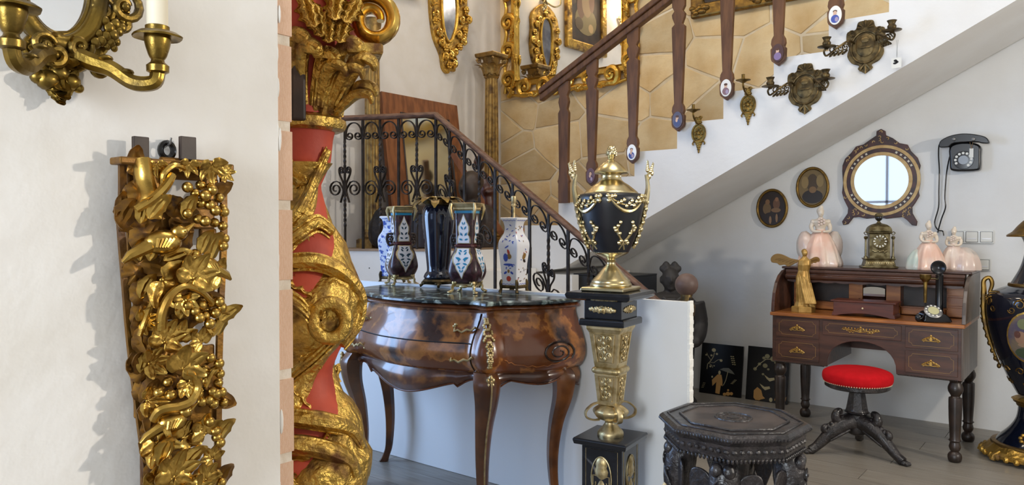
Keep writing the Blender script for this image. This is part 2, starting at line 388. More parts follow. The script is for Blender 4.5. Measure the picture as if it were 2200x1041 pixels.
for i, (u, h) in enumerate(sites):
    if not (UL-.2 < u < -.5) or h > 4.1 or h < stair_line(u)-.15 or h < 1.05: continue
    cell = [(u-.7, h-.5), (u+.7, h-.5), (u+.7, h+.5), (u-.7, h+.5)]
    for k, (u2, h2) in enumerate(sites):
        if k == i or abs(u2-u) > 1.3 or abs(h2-h) > .9: continue
        nx, nz = u2-u, (h2-h)*2.2; mx, mz = (u+u2)/2, (h+h2)/2; out = []          # courses lie flat: height counts more
        d_ = [(p[0]-mx)*nx+(p[1]-mz)*nz+.009*math.hypot(nx, nz) for p in cell]
        for q in range(len(cell)):
            p0, p1, d0, d1 = cell[q-1], cell[q], d_[q-1], d_[q]
            if (d0 <= 0) != (d1 <= 0): t = d0/(d0-d1); out.append((p0[0]+(p1[0]-p0[0])*t, p0[1]+(p1[1]-p0[1])*t))
            if d1 <= 0: out.append(p1)
        cell = out
        if len(cell) < 3: break
    out = []; d_ = [stair_line(p[0])-.13-p[1] for p in cell]                       # nothing below the stairs
    for q in range(len(cell)):
        p0, p1, d0, d1 = cell[q-1], cell[q], d_[q-1], d_[q]
        if (d0 <= 0) != (d1 <= 0): t = d0/(d0-d1); out.append((p0[0]+(p1[0]-p0[0])*t, p0[1]+(p1[1]-p0[1])*t))
        if d1 <= 0: out.append(p1)
    cell = [(max(p[0], UL+.01), p[1]) for p in out]
    if len(cell) < 3 or max(p[0] for p in cell) < UL+.06: continue
    poly = []                                             # break the straight edges a little
    for q in range(len(cell)):
        p0, p1 = cell[q], cell[(q+1) % len(cell)]; poly.append((p0[0]-u, p0[1]-h))
        if math.hypot(p1[0]-p0[0], p1[1]-p0[1]) > .15: poly.append(((p0[0]+p1[0])/2-u+rs.uniform(-.008, .008), (p0[1]+p1[1])/2-h+rs.uniform(-.008, .008)))
    MB().prism(poly, -.001, .016).build('stone', STONE, wb, 30, .004, X=T(u, VB-.0255-rs.uniform(0, .004), h), seg=1)
wl = MB(); wy0, wy1, wz0, wz1 = .2, 1.8, .55, 2.55            # window in the left wall
wl.box((UL-.2, VF, 0), (UL, wy0, HC)).box((UL-.2, wy1, 0), (UL, VB+.2, HC)).box((UL-.2, wy0, 0), (UL, wy1, wz0)).box((UL-.2, wy0, wz1), (UL, wy1, HC))
struct('wall_left', wl, PLASTER2, 'white rough plaster wall beside the landing')
wf = MB(); fx0, fx1, fz0, fz1 = -1.22, .35, .8, 2.6
wf.box((UL-.2, VF-.2, 0), (fx0, VF, HC)).box((fx1, VF-.2, 0), (UR+.2, VF, HC)).box((fx0, VF-.2, 0), (fx1, VF, fz0)).box((fx0, VF-.2, fz1), (fx1, VF, HC))
wf = MB(); sx0, sx1, sz0, sz1 = -3.72, -2.18, .75, 2.75
wf.box((UL-.2, VF-.2, 0), (sx0, VF, HC)).box((sx1, VF-.2, 0), (fx0, VF, HC)).box((fx1, VF-.2, 0), (UR+.2, VF, HC)).box((fx0, VF-.2, 0), (fx1, VF, fz0)).box((fx0, VF-.2, fz1), (fx1, VF, HC)).box((sx0, VF-.2, 0), (sx1, VF, sz0)).box((sx0, VF-.2, sz1), (sx1, VF, HC))
struct('wall_front', wf, PLASTER, 'white wall behind the viewer')
struct('wall_right', MB().box((UR, VF, 0), (UR+.2, VB+.2, HC)), PLASTER, 'white wall out of view on the right')
def window(name, a, b, axis, label):
    w = MB()
    def bar(p, q): w.box(p, q)
    (a0, z0), (a1, z1) = a, b
    t = .05
    for (p0, q0, p1, q1) in ((a0, z0, a0+t, z1), (a1-t, z0, a1, z1), (a0, z0, a1, z0+t), (a0, z1-t, a1, z1), ((a0+a1)/2-.02, z0, (a0+a1)/2+.02, z1), (a0, (z0+z1)/2-.02, a1, (z0+z1)/2+.02)):
        if axis == 'x': w.box((UL-.03, p0, q0), (UL+.03, p1, q1))
        else: w.box((p0, VF-.03, q0), (p1, VF+.03, q1))
    struct(name, w, WHITE, label, 0)
window('window_1', (wy0, wz0), (wy1, wz1), 'x', 'white framed window in the left wall')
window('window_3', (sx0, sz0), (sx1, sz1), 'y', 'white framed window of the side room')
window('window_2', (fx0, fz0), (fx1, fz1), 'y', 'white framed window behind the viewer')
# partition with the brick corner
vE = pu(599, 500, UP).y; vC = pu(632, 300, UP).y
part = struct('wall_partition', MB().box((UP-.30, VF, 0), (UP, vE, HC)), PLASTER2, 'near white plaster wall with exposed brick corner')
MB().box((UP-.30, vE, 0), (UP-.009, vC-.004, HC)).build('mortar_bed', BMORT, part, 0)
ys = [85, 270, 440, 612, 805, 985]
zj = [pu(615, y, UP).z for y in ys]; st = (zj[0]-zj[-1])/5
zs = sorted(zj+[zj[0]+st*k for k in range(1, 5)]+[zj[-1]-st*k for k in range(1, 4)])
for a, b in zip(zs[:-1], zs[1:]):
    o = MB().box((-.15, 0, 0), (0, 1, 1)).build('brick', BRICK, part, 30)
    o.location = (UP-.006-rnd.uniform(0, .004), vE-.004, a+.010); o.scale = (1, vC-vE+.004, b-a-.020)
    m = o.modifiers.new('bevel', 'BEVEL'); m.width = .006; m.segments = 2
# plaster flakes along the edge of the partition
for k in range(14):
    z = rnd.uniform(.5, 2.2); r = rnd.uniform(.004, .010)
    MB().ball((0, 0, 0), (.004, r*.6, r*3.5), 7, 5).build('plaster_flake', PLASTER2, part, X=T(UP-.003, vE+rnd.uniform(-.004, .006), z))
# ------------------------------------------------------------ stairs
VS, VL = 4.72, 3.83                                         # outer face of the upper and of the lower flight
soff = lambda u: 2.139+.5215*(u+1.035)
poly = [(-3.62, .935), (-3.158, soff(-3.158)), (.34, soff(.34))]
prof = []
for i in range(5, -6, -1):
    L = 2.184+.174*i; a, b = -1.971+.33*i, -1.641+.33*i
    prof += [(b, L), (a, L)]
poly = [(-3.62, .93), (-3.25, soff(-3.25)), (prof[0][0], soff(prof[0][0]))]+prof
struct('trim_1', MB().prism(poly, VS, VB-.03), PLASTER, 'white plastered upper stair flight with stepped side', 0)
lp = [(-3.745, 3.83), (-4.30, 3.555), (UL, 3.41), (UL, VB-.03), (-3.55, VB-.03), (-3.55, VS), (-3.745, VS)]
lm = MB(); n = len(lp)
lm.add([(p[0], p[1], 0) for p in lp]+[(p[0], p[1], 1.125) for p in lp], [tuple(range(n))[::-1], tuple(range(n, 2*n))]+[(i, (i+1) % n, n+(i+1) % n, n+i) for i in range(n)])
ld = struct('trim_2', lm, PLASTER, 'white plastered stair landing', 0)
TILE = mat('landing_tile', hx('9c8266'), .5, c2=hx('7e664c'), ns=6)
lm = MB(); off = [(p[0]+(.0 if i > 3 else 0), p[1]) for i, p in enumerate(lp)]
lm.add([(p[0]*1.0, p[1]-(.012 if i < 3 else 0), 1.125) for i, p in enumerate(off)]+[(p[0], p[1]-(.012 if i < 3 else 0), 1.14) for i, p in enumerate(off)], [tuple(range(n))[::-1], tuple(range(n, 2*n))]+[(i, (i+1) % n, n+(i+1) % n, n+i) for i in range(n)])
lm.build('landing_paving', TILE, ld, 0)
MB().box((-3.55, VS-.01, 0), (-3.158, VB-.03, .934)).build('understair_wall', PLASTER, ld, 0)
fp = [(-3.745, 0)]; rise = 1.14/7; g = .245
for k in range(6): fp += [(-3.745+g*k, 1.14-rise*(k+1)), (-3.745+g*(k+1), 1.14-rise*(k+1))]
fp += [(-3.745+g*6, 0)]
struct('trim_3', MB().prism(fp, VL, VS-.01), PLASTER, 'white plastered lower stair flight', 0)
# ------------------------------------------------------------ wooden balustrade on the upper flight
bal = thing('stair_balustrade', 'brown wooden stair balustrade with flat balusters and porcelain portrait plaques', 'balustrade', (-3.4, 4.68, 1.4))
bo = V((-3.4, 4.68, 1.4))
rl = lambda u: 2.335+.512*(u+3.40)
u0, u1 = -3.425, -1.0
rail = MB()
for (y0, y1, z0, z1) in ((-.045, .045, .0, .045), (-.032, .032, -.05, .0)):
    rail.add([(u0-bo.x+(0 if z < .01 else .0), y, rl(u0)+z-bo.z) for y in (y0, y1) for z in (z0, z1)]+[(u1-bo.x, y, rl(u1)+z-bo.z) for y in (y0, y1) for z in (z0, z1)],
             [(0, 1, 3, 2), (4, 6, 7, 5), (0, 4, 5, 1), (2, 3, 7, 6), (0, 2, 6, 4), (1, 5, 7, 3)])
rail.build('handrail', BALW, bal, 0, .008)
balx = [(1212, 436, 1), (1272, 400, 0), (1360, 352, 0), (1458, 283, 0), (1562, 216, 0), (1673, 142, 0), (1796, 63, 0)]
paints = [None, ('#6a4a50', '#5a3a50', 1), ('#f0eee8', '#3a4a90', 0), ('#5a5464', '#46507c', 1), ('#f0eee8', '#8a6a70', 0), ('#5c4644', '#8a749c', 1), ('#f0eee8', '#4a5aa8', 0)]
for (x, yb, big), pt in zip(balx, paints):
    p = pv(x, yb, 4.68); z0 = p.z-bo.z; H = rl(p.x)-.03-p.z; s = .052*(1.25 if big else 1.0)
    if big: half = [(.034, 0), (.034, .16), (.04, .18), (.034, .20), (.029, .24), (.034, .64), (.036, .74), (.024, .77), (.034, .83), (.030, .86), (.024, .88), (.036, .92), (.036, 1)]
    else: half = [(0, 0), (.030, .035), (.034, .05), (.036, .115), (.028, .125), (.034, .15), (.031, .18), (.021, .205), (.024, .3), (.035, .70), (.036, .755), (.020, .775), (.033, .82), (.036, .845), (.022, .87), (.034, .90), (.036, 1)]
    L = [(-w_*1.34, t*H) for w_, t in half]; Rr = [(w_*1.34, t*H) for w_, t in reversed(half) if w_ > 0]
    b = MB().prism(L+Rr, -.016, .016).build('baluster', BALW, bal, 0, .004, X=T(p.x-bo.x, p.y-bo.y, z0))
    if pt:
        fy = -.0165; cz = .072*H+.012
        pl_ = MB().prism(ell(0, cz, .037, .056, 28), fy-.006, fy+.002).build('portrait_plaque', flat(pt[0], .25), b, 40, .002)
        for (cx, z, rx, rz, col) in ((0, -.022, .023, .024, pt[1]), (.0, .012, .010, .013, '#d9b49a'), (0, .022, .012, .008, '#5a3a26'), (-.004, -.004, .008, .012, '#d9b49a'), (.009, -.026, .010, .014, '#a898b0')):
            MB().prism(ell(cx, cz+z, rx, rz, 14), fy-.0075-.0002*rnd.random(), fy-.005).build('painted_figure', flat(col), b, 40)
# ------------------------------------------------------------ wrought iron railing on landing and lower flight
ir = thing('iron_railing', 'dark wrought iron stair railing with scrollwork and round wooden handrail', 'railing', (-3.745, 3.84, 1.14))
io = V((-3.745, 3.84, 1.14))
A0 = V((-4.42, 3.53, 0)); B0 = V((-3.745, 3.84, 0)); E0 = V((-1.84, 3.84, 0))
zt = 2.10; slope = -.70
def rp(t):                     # plan position along the railing; t<0 landing, t>0 slope (metres)
    if t <= 0: d = (A0-B0).normalized(); return B0+d*(-t), zt
    return B0+V((t, 0, 0)), zt+slope*t
hp = [(*(A0-io).xy, zt-io.z+.0)]
path = [V((A0.x, A0.y, zt)), V((B0.x, B0.y, zt)), V((E0.x, E0.y, zt+slope*(E0.x-B0.x)))]
pp = []
for a, b in ((0, 1), (1, 2)):
    for k in range(9):
        pp.append(path[a].lerp(path[b], k/8)-io)
MB().tube(pp, .028, 10, flat=.75).build('handrail', RAILW, ir)
def bar(t, twisted, zb):
    p, z = rp(t); p = p-io; m = MB(); z1 = z-.02-io.z
    if not twisted: m.box((p.x-.009, p.y-.007, zb-io.z), (p.x+.009, p.y+.007, z1))
    else:
        H = z1-(zb-io.z); n = 60; R = []
        for k in range(n+1):
            f = k/n; tw = 0
            for c0 in (.30, .72):
                if f > c0-.12: tw += min((f-c0+.12)/.24, 1)*pi*3
            r = .008*(1.25 if any(abs(f-c0) < .12 for c0 in (.30, .72)) else 1)*1.15
            R.append([(p.x+r*cos(tw+pi/4+pi/2*j), p.y+r*sin(tw+pi/4+pi/2*j), zb-io.z+H*f) for j in range(4)])
        m.rings(R)
    return m.build('twisted_bar' if twisted else 'bar', IRON, ir, 30)
def flight(u):
    if u < -3.745: return 1.14
    k = int((u+3.745)/g); return max(0, 1.14-rise*(k+1))
def scroll(t0, pts, name, th=.0045):
    out = []
    for x, z in pts:
        p, zz = rp(t0+x); out.append((p.x-io.x, p.y-io.y, zz+z-io.z))
    MB().tube(out, th, 6, flat=2.2, up=(0, 1, 0)).build(name, IRON, ir)
ts = [-.71, -.565, -.43, -.285, -.145, 0, .135, .275, .41, .55, .70, .84, .99, 1.14, 1.29, 1.44, 1.59, 1.74]
for i, t in enumerate(ts):
    p, z = rp(t); tw = (i % 2 == 0)
    zb = flight(p.x) if t > 0 else 1.14
    if i == 1: zb = 1.02
    bar(t, tw, zb)
    if i+1 < len(ts):
        w_ = ts[i+1]-t; r = w_*.27; c = w_*.5; zc = -.13
        left = spiral(c-r*.86, zc, r*.82, r*.2, -pi, -1.4, 18); left = [(2*(c-r*.86)-x if False else x, z_) for x, z_ in left]
        a = [(c-r*.86+(r*.82-(r*.62)*k/18)*cos(pi+2.8*pi*k/18), zc+(r*.82-(r*.62)*k/18)*sin(pi+2.8*pi*k/18)) for k in range(19)]
        arch = [(c-w_*.42*cos(q), zc+.02+.075*sin(q)) for q in [pi*k/14 for k in range(1, 14)]]
        b_ = [(2*c-x, z_) for x, z_ in a]
        scroll(t, a[::-1]+arch+b_, 'scroll')
    if tw and 0 < i < len(ts)-1 or i == 0:
        for sg in (-1, 1):
            zc = -.42
            sp = [(sg*(.026+(.020-.014*k/14)*cos(pi+2.6*pi*k/14)), zc+.035+(.020-.014*k/14)*sin(pi+2.6*pi*k/14)) for k in range(15)]
            sp = sp[::-1]+[(sg*.028, zc+.062), (sg*.045, zc+.045), (sg*.04, zc+.005), (sg*.012, zc-.06), (sg*.012, zc-.12), (sg*.035, zc-.20)]
            q = catmull([(x, z_) for x, z_ in sp[14:]], 4); sp = sp[:14]+[(v_.x, v_.y) for v_ in q]
            scroll(t, sp, 'heart_scroll')
            big = [(sg*(.074+(.056-.042*k/24)*cos(pi+3.6*pi*k/24)), zc-.10+(.064-.05*k/24)*sin(pi-3.6*pi*k/24)) for k in range(25)]
            scroll(t, [(sg*.010, zc-.14), (sg*.014, zc-.10)]+big[2:], 'scroll')
pr = rp(-.565)[0]-io
MB().tube([(pr.x, pr.y, -.10), (pr.x, pr.y, -.13), (pr.x+.03, pr.y-.0, -.14), (pr.x+.05, pr.y+.03, -.14)], .009, 6).build('wall_bracket', IRON, ir)
rm = MB()
for k in range(8): rm.ball((.026*cos(k*pi/4), 0, .026*sin(k*pi/4)), (.016, .008, .016), 8, 5)
rm.ball((0, -.006, 0), (.03, .012, .03), 12, 6); rm.build('rosette', IRON, ir, X=T(pr.x+.055, pr.y+.018, -.14) @ RZ(.45))
pn = V((-1.80, 3.84, 0))-io
MB().sq([(.022, -1.14), (.022, -1.10), (.016, -1.08), (.016, -.30), (.026, -.28), (.026, -.25), (.016, -.23)], T(pn.x, pn.y, 0)).build('newel_post', IRON, ir, 0, .003)
cp = pv(1475, 611, 3.84)-io
MB().ball((0, 0, 0), .064, 24, 16, T(cp.x, cp.y, cp.z)).build('newel_ball', CLAYB, ir)
MB().lathe([(.01, -.26), (.02, -.2), (.045, -.17), (.05, -.12), (.03, -.07), (.035, -.05), (.02, -.02)], 14, T(cp.x, cp.y, cp.z)).build('newel_cup', DBRONZE, ir)
# ------------------------------------------------------------ white board
wbd = thing('foam_board', 'large white foam board standing on edge behind the chest and the urn pedestal', 'board', (-2.45, 2.89, 0))
MB().box((-1.6, -.017, .002), (1.105, .017, .983)).build('panel', BOARD, wbd, 0)
em = MB(); r3 = random.Random(5)
for k in range(60):
    z = .01+k*.0163; em.box((1.100, -.0175-.001*r3.random(), z), (1.108+.004*r3.random(), .0175, z+.0163))
em.build('torn_edge', FOAM, wbd, 40)
def rlat(prof):
    P = sorted(((z, r) for r, z in prof))
    def f(z):
        for (a, ra), (b, rb) in zip(P[:-1], P[1:]):
            if a <= z <= b: return ra+(rb-ra)*(z-a)/max(b-a, 1e-6)
        return P[0][1] if z < P[0][0] else P[-1][1]
    return f
def on_lathe(prof, a0):
    R = rlat(prof)
    def fn(x, z, off):
        r = R(z); a = a0+x/max(r, .005)
        return ((r+off)*cos(a), (r+off)*sin(a), z)
    return fn
def surf_tube(fn, pts, r, X=None, mb=None, n=6):
    return (mb or MB()).tube([fn(p[0], p[1], .2*(r if not isinstance(r, (list, tuple)) else r[0])) for p in pts], r, n, X)
def facing(p): return math.atan2(-p[1], -p[0])       # plan angle from p towards the camera
# ------------------------------------------------------------ bombe chest
CH = V((-2.515, 2.635, 0))
ch = thing('bombe_chest', 'bombe marquetry chest of drawers on cabriole legs with a dark green marble top', 'chest', CH)
fr = [(.45, -.21), (.36, -.188), (.25, -.222), (.12, -.258), (0, -.268)]
sd = [(.635, .215), (.62, .12), (.595, .03), (.545, -.05), (.475, -.125), (.45, -.21)]
right = sm2(sd, 6)[:-1]+sm2(fr, 7)
OUT = [(-x, y) for x, y in right]+list(reversed(right))[1:]
NO = []
for i in range(len(OUT)):
    a, b = OUT[max(i-1, 0)], OUT[min(i+1, len(OUT)-1)]; d = V((b[0]-a[0], b[1]-a[1], 0)).normalized(); NO.append((d.y, -d.x))
NO = [(-n_[0], -n_[1]) if (n_[0]*o_[0]+n_[1]*(o_[1]-.3)) < 0 else n_ for n_, o_ in zip(NO, OUT)]
NP = len(OUT)
def ring(off, z, i0=0, i1=None):
    i1 = NP-1 if i1 is None else i1
    return [(OUT[i][0]+NO[i][0]*off, min(OUT[i][1]+NO[i][1]*off, .218), z if not callable(z) else z(i)) for i in range(i0, i1+1)]
boff = sm2([(.0, .655), (.025, .675), (.045, .715), (.046, .76), (.028, .82), (.0, .875), (-.014, .915), (-.010, .935)], 4)
MB().rings([ring(o_, z) for o_, z in boff]).build('body', [MARQ], ch, 60)
MB().rings([ring(-.008, .93), ring(.006, .934), ring(.012, .942), ring(.006, .950), ring(-.002, .953)]).build('moulding', WALN, ch, 40)
MB().rings([ring(.006, .953), ring(.016, .958), ring(.016, .968), ring(.008, .975)]).build('marble_top', MARBLE, ch, 30)
# drawers: swelling front panels, a hair proud of the body
ci = [i for i in range(NP) if abs(abs(OUT[i][0])-.45) < .005 and OUT[i][1] < -.2]
iL, iR = min(ci), max(ci)
bz = lambda z: rlat(boff)(z)
def patch(z0, z1, i0, i1, extra, nz=8):
    R = [ring(bz(z0)-.004, z0, i0, i1)]
    for k in range(nz+1): z = z0+(z1-z0)*k/nz; R.append(ring(bz(z)+extra, z, i0, i1))
    R.append(ring(bz(z1)-.004, z1, i0, i1)); return MB().rings(R, closed=False)
for z0, z1 in ((.672, .787), (.793, .917)):
    dr = patch(z0, z1, iL+6, iR-6, .005).build('drawer', MARQ, ch, 50)
    zc = (z0+z1)/2-.005
    for sx in (-.33, .33):
        k = min(range(iL, iR), key=lambda i: abs(OUT[i][0]-sx)); o_ = bz(zc)
        P0 = V((OUT[k][0]+NO[k][0]*o_, OUT[k][1]+NO[k][1]*o_, zc)); X = T(*P0) @ RZ(math.atan2(NO[k][1], NO[k][0])+pi/2)
        hm = MB()
        hm.tube(xz([(-.055, -.012), (-.035, -.004), (-.015, -.014), (.01, .0), (.03, -.004), (.05, .012)], -.022), [.004, .005, .0055, .006, .005, .0045], 8, X)
        hm.tube([(-.05, -.022, -.011), (-.056, -.012, -.004), (-.058, .004, .006)], [.005, .004, .006], 7, X); hm.tube([(.048, -.022, .010), (.056, -.012, .002), (.058, .004, -.012)], [.005, .004, .006], 7, X)
        for x_, z_ in ((-.06, .008), (-.066, -.006), (.06, -.014), (.066, .004), (-.052, .016)): hm.ball((x_, -.004, z_), (.009, .005, .007), 7, 5, X)
        hm.build('handle', BRONZE, dr)
GAP = mat('drawer_gap', hx('14100d'), .7)
MB().tube(ring(bz(.79)+.002, .79, iL+6, iR-6), .0032, 6).build('drawer_gap', GAP, ch)
for ii in (iL+6, iR-6): MB().tube([ring(bz(.672+.245*q/10)+.002, .672+.245*q/10, ii, ii+1)[0] for q in range(11)], .003, 6).build('drawer_gap', GAP, ch)
# apron
def ap(i):
    x, y = OUT[i]
    if iL <= i <= iR:
        q = abs(x)/.45; return .655-(.075+.035*cos(q*pi*1.25)) if q < .62 else .655-(.068-.04*sin((q-.62)/.38*pi)) if q < .93 else .655-.09*((q-.93)/.07)-.06
    s_ = (y+.21)/.43; return .655-(.05-.03*sin(s_*pi)+.03*abs(cos(2*pi*s_)))
R = []
for f in (0, .08, .3, .6, .85, 1):
    R.append([(OUT[i][0]+NO[i][0]*(.014*sin(f*pi)+.004+.02*f*f*(-.3)), min(OUT[i][1]+NO[i][1]*(.014*sin(f*pi)+.004), .216), .66+(ap(i)-.66)*f) for i in range(NP)])
R2 = [[(p[0]*.965, p[1]*.94+.004, p[2]) for p in r_] for r_ in R]
MB().rings(R+R2[::-1], closed=False).build('apron', MARQD, ch, 50)
MB().tube([(OUT[i][0]+NO[i][0]*.006, min(OUT[i][1]+NO[i][1]*.006, .216), ap(i)) for i in range(NP)], .004, 6).build('apron_edge', WALN, ch)
def cab(x, y, name='leg'):
    d = V((x, y-.05 if y < 0 else y*.2, 0)).normalized(); m = MB()
    P = catmull([V((x, y, .67))-d*.012, V((x, y, .62))+d*.012, V((x, y, .53))+d*.006, V((x, y, .40))-d*.03, V((x, y, .25))-d*.048, V((x, y, .10))-d*.038, V((x, y, .035))-d*.012, V((x, y, .0))+d*.008], 5)
    n = len(P); rr = [.056, .066, .056, .042, .033, .026, .025, .032]
    prof = [v_.x for v_ in catmull([(r_, 0, 0) for r_ in rr], 5)]
    # square section with its edge on the diagonal
    R = []
    for p_, r_ in zip(P, prof):
        t = V((-d.y, d.x, 0)); R.append([tuple(p_+d*r_*.9), tuple(p_+(d+t)*r_*.58), tuple(p_+t*r_*.95), tuple(p_-d*r_*.8+t*.3*r_), tuple(p_-d*r_*.8-t*.3*r_), tuple(p_-t*r_*.95), tuple(p_+(d-t)*r_*.58)])
    m.rings(R[::-1]); lg = m.build(name, LEGW, ch, 50); return lg, P, prof, d
mount = None
for sx, sy in ((.438, -.20), (-.438, -.20), (.595, .145), (-.595, .145)):
    lg, P, prof, d = cab(sx, sy)
    if sy < 0:
        MB().tube([p_+d*(r_*.9) for p_, r_ in zip(P, prof)][4:], .0038, 6).build('brass_edge', BRONZE, lg)
        X = T(*(V((sx, sy, .0))+d*.03))
        m = MB(); c0 = V((sx, sy, 0)); dd = d; t = V((-d.y, d.x, 0))
        for k, z in enumerate([.655, .64, .62, .60, .58, .565]): m.ball(tuple(c0+dd*(.062-.0005*k)+V((0, 0, z))), (.010-.0012*k, .010-.0012*k, .014), 8, 6)
        for s_ in (-1, 1):
            for k in range(3): m.ball(tuple(c0+dd*.058+t*s_*(.012-.003*k)+V((0, 0, .645-.02*k))), (.008, .008, .011), 7, 5)
        m.build('knee_mount', BRONZE, lg)
    # corner mount on the body
    if sy < 0:
        m = MB(); nn = d
        for k in range(24):
            z = .70+.2*k/23; b = bz(z); wv = .006+.012*max(0, sin((k/23)*pi))**.7*(1.4 if k > 12 else .6)
            c0 = V((sx/.438*.45, -.21, z))+nn*(b*.92+.002)
            t = V((-d.y, d.x, 0))
            for s_ in (-1, 1): m.ball(tuple(c0+t*s_*wv*(.7+.3*cos(k*1.9))), (.0065, .0065, .008), 6, 5)
            if k % 3 == 0: m.ball(tuple(c0), (.008, .008, .008), 6, 5)
        m.build('corner_mount', BRONZE, ch)
# inlaid scroll on the side panel
def side_pt(i, z, e=.002): b = bz(z)+e; return (OUT[i][0]+NO[i][0]*b, min(OUT[i][1]+NO[i][1]*b, .21), z)
def side_curve(pts):
    out = []
    for q, z in pts:
        f = iR+q*(NP-1-iR); i = min(int(f), NP-2); a = V(side_pt(i, z)); b = V(side_pt(i+1, z)); out.append(a.lerp(b, f-i))
    return out
INL = mat('inlay_honey', hx('a8672c'), .25, c2=hx('8f5222'), ns=18, coat=.5); IND = mat('inlay_dark', hx('2c1c14'), .25, coat=.5)
m = MB().tube(side_curve([(.66+(.20-.17*k/40)*cos(-.6+4.6*pi*k/40)*.9, .745+(.055-.047*k/40)*sin(-.6+4.6*pi*k/40)) for k in range(41)]), [.006, .003], 6); m.build('scroll_inlay', IND, ch)
m = MB(); r4 = random.Random(4)
for k in range(46):
    a = r4.uniform(0, 2*pi); q = .66+.27*cos(a)*r4.uniform(.7, 1); z = .745+.07*sin(a)*r4.uniform(.8, 1.05)
    if q < .97: c0 = side_curve([(q, z)])[0]; m.ball(tuple(c0), (.012, .012, .009), 7, 4)
ol = MB().tube(side_curve([(.12+.72*k/20, .725-.035*sin(k/20*pi)+.004*sin(k*2.5)) for k in range(21)]), .0022, 5); ol.build('scroll_inlay', INL, ch)
# ------------------------------------------------------------ pedestal with the urn
PD = V((-1.588, 2.655, 0)); prz = .12
pd = thing('urn_pedestal', 'black marble and gilt bronze pedestal carrying the black urn', 'pedestal', PD, prz)
MB().sq([(.088, 0), (.088, .407)]).build('base_block', BMARB, pd, 0, .002)
MB().sq([(.098, .407), (.113, .412), (.118, .430), (.114, .437)]).build('base_slab', BMARB, pd, 0, .002)
MB().sq([(.098, .895), (.099, .903), (.099, .919), (.094, .924)]).build('slab', BMARB, pd, 0, .003)
MB().sq([(.082, .924), (.082, 1.0)]).build('marble_block', BMARB, pd, 0, .002)
MB().sq([(.118, 1.0), (.137, 1.008), (.142, 1.022), (.136, 1.033)]).build('top_slab', BMARB, pd, 0, .002)
MB().sq([(.050, .72), (.053, .74), (.062, .82), (.068, .865), (.077, .882), (.077, .894)]).build('shaft', BRONZE, pd, 0, .003)
MB().sq([(.040, .565), (.042, .58), (.049, .66), (.052, .695)]).build('lower_shaft', BRONZE, pd, 0, .003)
MB().sq([(.05, .693), (.060, .699), (.064, .708), (.060, .718), (.05, .724)], r=.01).build('collar', BRONZE, pd, 40, .004)
MB().lathe(sm2([(.03, .568), (.045, .562), (.068, .547), (.074, .532), (.058, .51), (.028, .497), (.024, .487), (.036, .47), (.05, .455), (.054, .446), (.054, .437)], 4), 60, wob=lambda a, z: -.10*abs(cos(a*5)) if z > .505 else 0).build('bulb', BRONZE, pd)
for k in range(4):
    a = pi/4+k*pi/2; e = V((cos(a), sin(a), 0))
    MB().tube(catmull([e*.045+V((0, 0, .575)), e*.080+V((0, 0, .566)), e*.108+V((0, 0, .54)), e*.104+V((0, 0, .515)), e*.075+V((0, 0, .503)), e*.05+V((0, 0, .503))], 5), .0045, 6, flat=2.6, up=(-e.y, e.x, 0)).build('scroll_bracket', BRONZE, pd)
def relief(face, z0, z1, w0, w1, off0, off1, seed):
    """ornament panel on one face of the tapered shaft"""
    X = RZ(face*pi/2); m = MB(); r_ = random.Random(seed)
    def P(x, f): return ((w0+(w1-w0)*f)*x, -(off0+(off1-off0)*f)-.0015, z0+(z1-z0)*f)
    m.tube([P(-1, 0), P(1, 0), P(1, 1), P(-1, 1)], .0032, 6, X, closed=True)
    for sx in (-1, 1):
        for cx, cf, rr_, tn in ((.45, .22, .34, 1.3), (.42, .55, .30, -1.4), (.45, .83, .28, 1.4)):
            m.tube([P(sx*(cx+rr_*(1-.75*k/16)*cos(tn*2*pi*k/16)), cf+rr_*.42*(1-.75*k/16)*sin(tn*2*pi*k/16)) for k in range(17)], [.0032, .002], 5, X)
    for f in (.12, .35, .5, .68, .88): m.ball(P(0, f), (.007, .004, .010), 8, 5, X)
    return m
for fc in range(4):
    relief(fc, .745, .86, .032, .046, .054, .068, fc).build('relief_panel', BRONZE, pd)
    relief(fc, .585, .685, .024, .034, .0425, .051, 9+fc).build('relief_panel', BRONZE, pd)
    X = RZ(fc*pi/2); m = MB()
    for k in range(15):                                  # leafy mount on the upper block
        q = -1+2*k/14; m.ball((q*.052, -.084, .962+.003*sin(k*2.2)), (.008, .004, .009+.007*(1-abs(q))), 7, 5, X)
    for k in range(10): m.ball((rnd.uniform(-.04, .04), -.085, .962+rnd.uniform(-.012, .012)), (.005, .004, .006), 6, 4, X)
    m.ball((0, -.087, .962), (.009, .007, .011), 9, 6, X); m.build('leaf_mount', BRONZE, pd)
    m = MB().tube(xz([(-.07, .02), (.07, .02), (.07, .395), (-.07, .395)], -.0885), .0013, 4, X, closed=True); m.build('inlay_line', BRONZE, pd)
    m = MB().prism(ell(0, .28, .045, .09, 26), -.0905, -.087, X); hh = m.build('mount_plate', BMARB, pd)
    m = MB().tube(xz(ell(0, .28, .044, .088, 30), -.0905), .0025, 5, X, closed=True)
    m.lathe([(.012, .17), (.02, .2), (.022, .25), (.012, .275), (.03, .29), (.034, .31), (.026, .325), (.03, .335), (.022, .36), (.0, .37)], 12, X @ T(0, -.085, 0) @ SC(1, .45, 1))
    for s_ in (-1, 1): m.tube(xz([(s_*.018, .29), (s_*.036, .29), (s_*.036, .25), (s_*.024, .25), (s_*.024, .265)], -.091), .003, 4, X)
    m.build('urn_mount', BRONZE, pd)
s5 = 527.0
UR_ = thing('ormolu_urn', 'tall black urn with gilt bronze lid, swags and side handles', 'urn', (PD.x, PD.y, 1.033), prz)
yz = lambda y: (622-y)/s5
